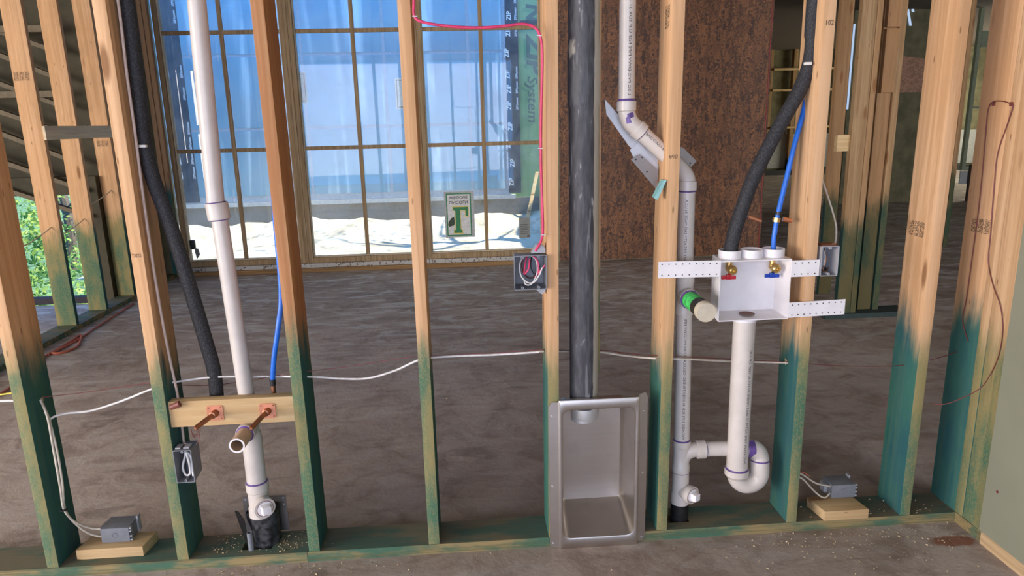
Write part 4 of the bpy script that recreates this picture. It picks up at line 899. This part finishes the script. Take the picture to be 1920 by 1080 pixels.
cable('red_wire', [(1018, 656, .07), (1060, 657, .146), (1130, 657, .146), (1180, 663, .14), (1228, 667, .06), (1260, 668, .03), (1300, 670, .036), (1360, 673, .115), (1420, 676, .115), (1490, 680, .06), (1540, 684, .06), (1620, 687, .06), (1692, 685, .07), (1740, 676, .07), (1770, 668, .08), (1795, 659, .1)], .0014, M_REDW, 'thin dark red wire strung from the duct to the right corner')
def onx(pts, x=1.7405): return [at(px, py, x=x) for px, py in pts]
t = thing('bell_wire', tuple(at(1864, 195, x=1.74)), 'thin dark wire hanging in two loops on the right corner studs', 'wire')
P = onx([(1815, 640), (1805, 600), (1812, 560), (1823, 480), (1834, 400), (1843, 310), (1849, 240), (1853, 205), (1862, 191), (1880, 190), (1897, 195)], 1.738)
G().tube(crom(P, 8), .0016, 8).build('wire', M_REDW, parent=t)
P = onx([(1897, 195), (1899, 200), (1888, 235), (1870, 290), (1863, 360), (1857, 440), (1853, 490), (1862, 535), (1876, 575), (1880, 620), (1873, 665), (1858, 700)], 1.738)+[at(1838, 728, x=1.70), at(1800, 748, x=1.66), at(1770, 758, x=1.62), at(1745, 757, x=1.59)]
G().tube(crom(P, 8), .0016, 8).build('wire', M_REDW, parent=t)
for px, py in ((1864, 195), (1897, 195)): a = at(px, py, x=1.74); G().box(1.7345, 1.7425, a.y-.004, a.y+.004, a.z-.006, a.z+.006, .001).build('staple', M_REDW, parent=t)
t = cable('riser_cable', [(210, -60, .03), (221, 0, .03), (230, 70, .03), (238, 140, .03), (252, 240, .03), (266, 350, .03), (280, 450, .03), (294, 540, .03), (308, 620, .03), (320, 680, .03), (331, 730, .03), (336, 760, .06), (343, 812, .062), (346, 838, .045)], .0042, plain('pinkish_cable', (.50, .38, .32), .5), 'flat pinkish cable stapled down the side of the second stud')
for k, off in enumerate((0, .006)):
    cable('bell_wire', [(358, 805, .03+off), (364, 820, .03+off), (372-6*k, 808+6*k, .035), (374, 822, .02), (368, 834, .02)], .0012, M_REDW, ('outer' if k == 0 else 'inner')+' thin dark wire curl above the box on the second stud', cat='wire')
cable('box_feed_cable', [(1490, 885, .07), (1505, 890, .07), (1530, 906, .085), (1557, 912, .09)], .0032, M_NM, 'cream cable looping into the box near the right corner, upper strand')
cable('box_feed_cable', [(1490, 893, .07), (1505, 898, .07), (1528, 922, .075), (1545, 933, .07), (1556, 925, .085)], .0032, M_NM, 'cream cable looping into the box near the right corner, lower strand')
cable('bell_wire', [(1498, 884, .06), (1508, 886, .06), (1517, 892, .06)], .0018, M_ORG, 'short orange wire end beside the stud right of the washer box', cat='wire')
# splinters where cables pass
for k, (px, py, y, lab) in enumerate(((77, 748, .05, 'torn wood splinter at the cable hole in the leftmost stud'), (1475, 676, .02, 'torn wood splinter at the cable hole right of the standpipe'))):
    g = G(); r = random.Random(k); a = at(px, py, x=(sx(1, .62)+SW if k == 0 else sx(7, .64)))
    s = 1 if k == 0 else -1
    for q in range(5):
        d = Vector((s*.008, r.uniform(-.01, .006), r.uniform(-.014, .014))); g.tube([a, a+d], [.003, .0008], 5)
    g.build('wood_splinter', M_DUST, label=lab, cat='splinter', group='splinters at cable holes')

# ================================================================== left stud wall
for y, lab, gh in ((1.65, 'side-wall stud nearest the camera, hidden behind the leftmost stud', .72), (2.13, 'side-wall stud behind the leftmost stud, second from the camera', .72), (2.62, 'side-wall stud with only its narrow edge showing beside the leftmost stud', .72), (3.15, 'side-wall stud left of the pale nailed cross block, with a grade stamp', .74), (3.61, 'side-wall stud crossed by the middle of the pale block', .74), (4.11, 'side-wall stud at the right end of the pale block', .76), (4.62, 'side-wall stud farthest from the camera, near the window corner', .8)):
    o = G().box(-3.125, -2.985, y, y+.038, Z0, ZC-.002, .002).build('side_wall_stud', W_STUD, label=lab, cat='stud', group='studs of the left side wall', origin=(-3.125, y, 0), color=(gh, .05, 0))
    if y == 3.15:
        a = at(45, 140, y=y); stamp(-3.115, a.z-.04, .11, .06, 21, o, 'y', y, 3)
    if y == 4.11: a = at(182, 268, y=y); stamp(-3.10, a.z-.03, .10, .05, 22, o, 'y', y, 3)
G().box(-3.13, -2.975, 1.2, YW-.06, 0, Z0-.0005).build('side_wall_plate', M_PLATE, label='floor plate under the left side-wall studs', cat='floor plate')
a = at(90, 237, x=-2.97); b = at(203, 258, x=-2.97)
G().box(-2.984, -2.965, 3.145, 4.155, 1.418, 1.515, .003).build('cross_block', wood('grey_weathered', 'Y', hi=(.80, .70, .50), lo=(.62, .53, .38)), label='pale grey board nailed across three side-wall studs', cat='board')
for k, (y0, zz, lab) in enumerate(((3.17, .80, 'nearest'), (3.63, .80, 'middle'), (4.13, .98, 'farthest'))):
    P = [(-3.04, y0, zz), (-3.06, y0+.02-.15, zz-.05), (-3.10, y0-.28, zz-.10), (-3.09, y0-.42, zz-.06)]
    t = thing('side_wall_cable', P[0], 'thin pale cable hanging between side-wall studs, the %s of three' % lab, 'cable', 'cables in the left side wall'); G().tube(crom(P, 6), .004, 6).build('cable_sheath', M_NM, parent=t)
# cord along the plate
P = [at(px, py, z=.008) for px, py in ((-10, 745), (40, 712), (84, 668), (100, 661), (125, 648), (150, 634), (175, 617), (205, 598), (232, 581), (250, 569))]
t = thing('extension_cord', tuple(P[0]), 'orange extension cord lying along the left side-wall plate with a loose loop', 'cord')
G().tube(crom(P, 6), .007, 8).build('cord', M_ORG, parent=t)
P = [at(px, py, z=.008) for px, py in ((90, 665), (105, 656), (132, 640), (152, 628), (148, 645), (135, 655), (112, 662), (98, 661), (118, 650))]
G().tube(crom(P, 8), .008, 8).build('cord_loop', M_ORG, parent=t)
# room beyond the side wall: wall with an opening on to the trees
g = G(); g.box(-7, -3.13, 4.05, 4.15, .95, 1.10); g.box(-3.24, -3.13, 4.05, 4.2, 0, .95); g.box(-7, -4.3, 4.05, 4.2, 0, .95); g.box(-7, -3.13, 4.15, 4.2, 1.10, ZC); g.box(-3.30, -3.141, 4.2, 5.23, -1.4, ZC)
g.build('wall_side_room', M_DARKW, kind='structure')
G().box(-4.3, -3.24, 4.03, 4.12, 0, .055).build('trim_8', plain('dark_sill', (.045, .04, .05), .95), kind='structure')
# truss webs standing before that wall
r = random.Random(8)
for k in range(7):
    z = 1.20+.22*k; x = -5.3+.15*(k % 3)
    G().hexa([(x, 3.98, z+.35), (x, 4.03, z+.35), (x, 4.03, z+.40), (x, 3.98, z+.40)], [(-3.2, 3.98, z-.45), (-3.2, 4.03, z-.45), (-3.2, 4.03, z-.415), (-3.2, 3.98, z-.415)]).build('truss_web', M_RAFT, label='dim slanting truss timber behind the side-wall studs', cat='timber', group='dim truss timbers beyond the side wall')
for z in (1.75, 2.25): G().box(-6.9, -3.25, 3.93, 3.97, z, z+.05).build('truss_chord', M_RAFT, label=('lower' if z < 2 else 'upper')+' level dark truss timber behind the side-wall studs', cat='timber')

# ================================================================== rooms to the right
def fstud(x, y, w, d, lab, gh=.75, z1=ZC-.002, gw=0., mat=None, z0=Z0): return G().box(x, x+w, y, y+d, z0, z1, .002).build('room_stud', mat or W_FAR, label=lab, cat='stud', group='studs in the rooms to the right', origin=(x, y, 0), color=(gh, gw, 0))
fstud(2.690, 2.60, .102, .045, 'nearest inner-room stud, broad and pale, right of the blue tube', .72)
fstud(2.795, 2.60, .04, .09, 'narrow orange stud pressed against the broad pale inner-room stud', .72, gw=.25)
fstud(2.895, 2.68, .10, .04, 'darker inner-room stud with stacked offcuts on its face', .85, gw=.35)
fstud(2.998, 2.66, .045, .09, 'slim inner-room stud at the right of the stacked offcuts', .82, gw=.1)
fstud(2.915, 3.30, .105, .04, 'shaded inner-room stud visible between the washer stud and the pale stud', .85, gw=.3, z0=.002)
G().box(2.60, 3.25, 2.58, 2.76, 0, Z0-.001).build('room_plate', plain('dark_treated_plate', (.02, .035, .032), .8), label='dark floor plate under the inner-room studs', cat='floor plate')
a = at(1571, 253, y=2.62); b = at(1603, 283, y=2.62); G().box(a.x, b.x-.0, 2.62, 2.66, b.z, a.z, .002).build('spacer_block', W_RAW, label='small orange wood block nailed left of the broad inner-room stud', cat='wood block')
for (pz0, pz1, lab) in ((1.60, 2.02, 'lower offcut nailed on the inner-room stud'), (2.03, 2.55, 'upper offcut nailed on the inner-room stud')):
    G().box(2.90, 2.992, 2.645, 2.679, pz0, pz1, .002).build('scab_board', W_FAR, label=lab, cat='board', origin=(2.9, 2.64, -1), color=(0, .45, 0))
fstud(5.17, 4.98, .05, .14, 'dark green-footed stud seen between the last two clean studs', .9, gw=.2)
a = at(1722, 440, z=0.); fstud(4.82, 6.0, .20, .05, 'wide shaded stud left of the stamped clean stud, green at its foot', 1.1, gw=.2)
p = at(1690, 102, y=5.9); q = at(1733, 172, y=5.9); G().prism([(p.x, 5.981, p.z), (q.x+.05, 5.981, p.z-.05), (q.x+.05, 5.981, q.z), (p.x, 5.981, q.z)], (0, .02, 0)).build('gusset_board', plain('reddish_board', (.22, .12, .075), .7, var=.3), label='reddish knotted board nailed high on the wide shaded stud', cat='board')
# far wall framing
for k in range(9):
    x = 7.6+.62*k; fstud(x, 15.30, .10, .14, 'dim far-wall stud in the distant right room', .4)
for k, z in enumerate((1.15, 2.05, 2.55)): G().box(7.7, 12.6, 15.24, 15.3005, z, z+.05).build('far_blocking', W_RAW, label='%s row of pale blocking on the distant far wall' % ('lowest', 'middle', 'highest')[k], cat='blocking')
g = G(); g.box(6.8, 13.9, 15.455, 15.49, .15, 1.0); g.build('light_panel', M_WHTP, label='pale sheet low on the distant far wall', cat='panel')
G().box(7.2, 13.8, 15.2, 15.30, .0, .12).build('far_plate', plain('black_plate', (.02, .022, .025), .7), label='black base plate along the distant far wall', cat='floor plate')
# window frame seen between the last two studs
yq = 9.0; a = at(1845, 0, y=yq); b = at(1803, 320, y=yq)
t = thing('inner_window_frame', (b.x, yq, 0), 'pale green window frame seen between the last two studs', 'window frame')
M_PG = plain('pale_green_frame', (.26, .30, .20), .6)
g = G(); g.box(b.x, b.x+.06, yq, yq+.06, b.z, ZC-.01); g.box(b.x+.06, b.x+1.1, yq, yq+.06, b.z, b.z+.05); g.box(b.x+.06, b.x+1.1, yq, yq+.06, b.z+1.0, b.z+1.03); g.box(b.x+.06, b.x+1.1, yq-.01, yq+.06, 2.45, 2.70); g.build('frame', M_PG, parent=t)
G().box(b.x-.0, b.x+1.1, yq+.02, yq+.04, .28, b.z-.01).build('apron', M_WHTP, parent=t)
G().box(b.x+.12, b.x+1.1, yq-.05, yq, .0, b.z+.1).build('dark_sheet', plain('dark_brown_sheet', (.05, .035, .028), .8), parent=t)
g = G(); g.box(at(1588, 200, y=9.1).x, b.x-.05, yq+.1, yq+.14, .0, ZC); g.box(b.x+1.2, 13.9, yq+.1, yq+.14, 0, ZC); g.build('wall_inner_room', M_FARWALL, kind='structure')
# glowing strips painted as daylight; the wall behind has no gaps
M_GLOW = NT('daylight_glow'); M_GLOW.out((.1, .1, .1)); M_GLOW.b.inputs['Emission Color'].default_value = (.55, .72, 1, 1); M_GLOW.b.inputs['Emission Strength'].default_value = .8; M_GLOW = M_GLOW.m
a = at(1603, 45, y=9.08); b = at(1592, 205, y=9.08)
G().box(a.x-.014, a.x+.010, 9.08, 9.0995, b.z, a.z).build('daylight_glow_strip', M_GLOW, label='thin glowing strip standing for daylight left of the broad pale inner-room stud', cat='glow strip')
for (pa, pb, lab) in (((1701, 5), (1708, 48), 'upper left glowing daylight strip high in the right room'), ((1708, 0), (1713, 22), 'upper right glowing daylight strip high in the right room')):
    a, b = at(*pa, y=9.08), at(*pb, y=9.08); G().hexa([(b.x-.015, 9.08, b.z), (b.x+.015, 9.08, b.z), (b.x+.015, 9.0995, b.z), (b.x-.015, 9.0995, b.z)], [(a.x-.015, 9.08, a.z), (a.x+.015, 9.08, a.z), (a.x+.015, 9.0995, a.z), (a.x-.015, 9.0995, a.z)]).build('daylight_glow_strip', M_GLOW, label=lab, cat='glow strip')  # glowing strips standing for daylight, no gap in the wall here

# ================================================================== sawdust and chips
g = G(); r = random.Random(21)
def chip(x, y, z, s):
    a = r.uniform(0, 6.28); u = Vector((math.cos(a), math.sin(a), r.uniform(-.3, .3)))*s; v = Vector((-u.y, u.x, r.uniform(-.002, .004)))*.35
    p = Vector((x, y, z+.0012)); g._add([p-u-v, p+u-v, p+u+v+Z*.001, p-u+v], [(0, 1, 2, 3)])
for _ in range(1000):
    c = r.random(); z = .0005
    if c < .36: x, y = r.gauss(1.35, .28), -abs(r.gauss(.02, .12))-.004
    elif c < .50: x, y = r.gauss(-.75, .4), -abs(r.gauss(.01, .05))-.004
    elif c < .62: x, y, z = r.gauss(-.66, .06), r.uniform(.01, .13), .0385
    elif c < .68: x, y, z = r.gauss(-.88, .03), r.uniform(.02, .13), .0385
    elif c < .80: x, y, z = r.uniform(1.2, 1.7), r.uniform(.01, .13), .0385
    elif c < .90: x, y = r.uniform(-1.8, 1.7), r.uniform(-.5, -.01)
    else: x, y = r.uniform(-1.5, 1.7), r.uniform(.16, 1.6)
    if x > 1.72 or (z > .03 and (h1[0]-.004 < x < h1[1]+.004 and y > .03)): continue
    chip(x, y, z, r.uniform(.0012, .0042))
g.norec = True; g.build('sawdust', M_DUST, label='scattered pale wood shavings on the floor and floor plate', cat='sawdust', kind='stuff')
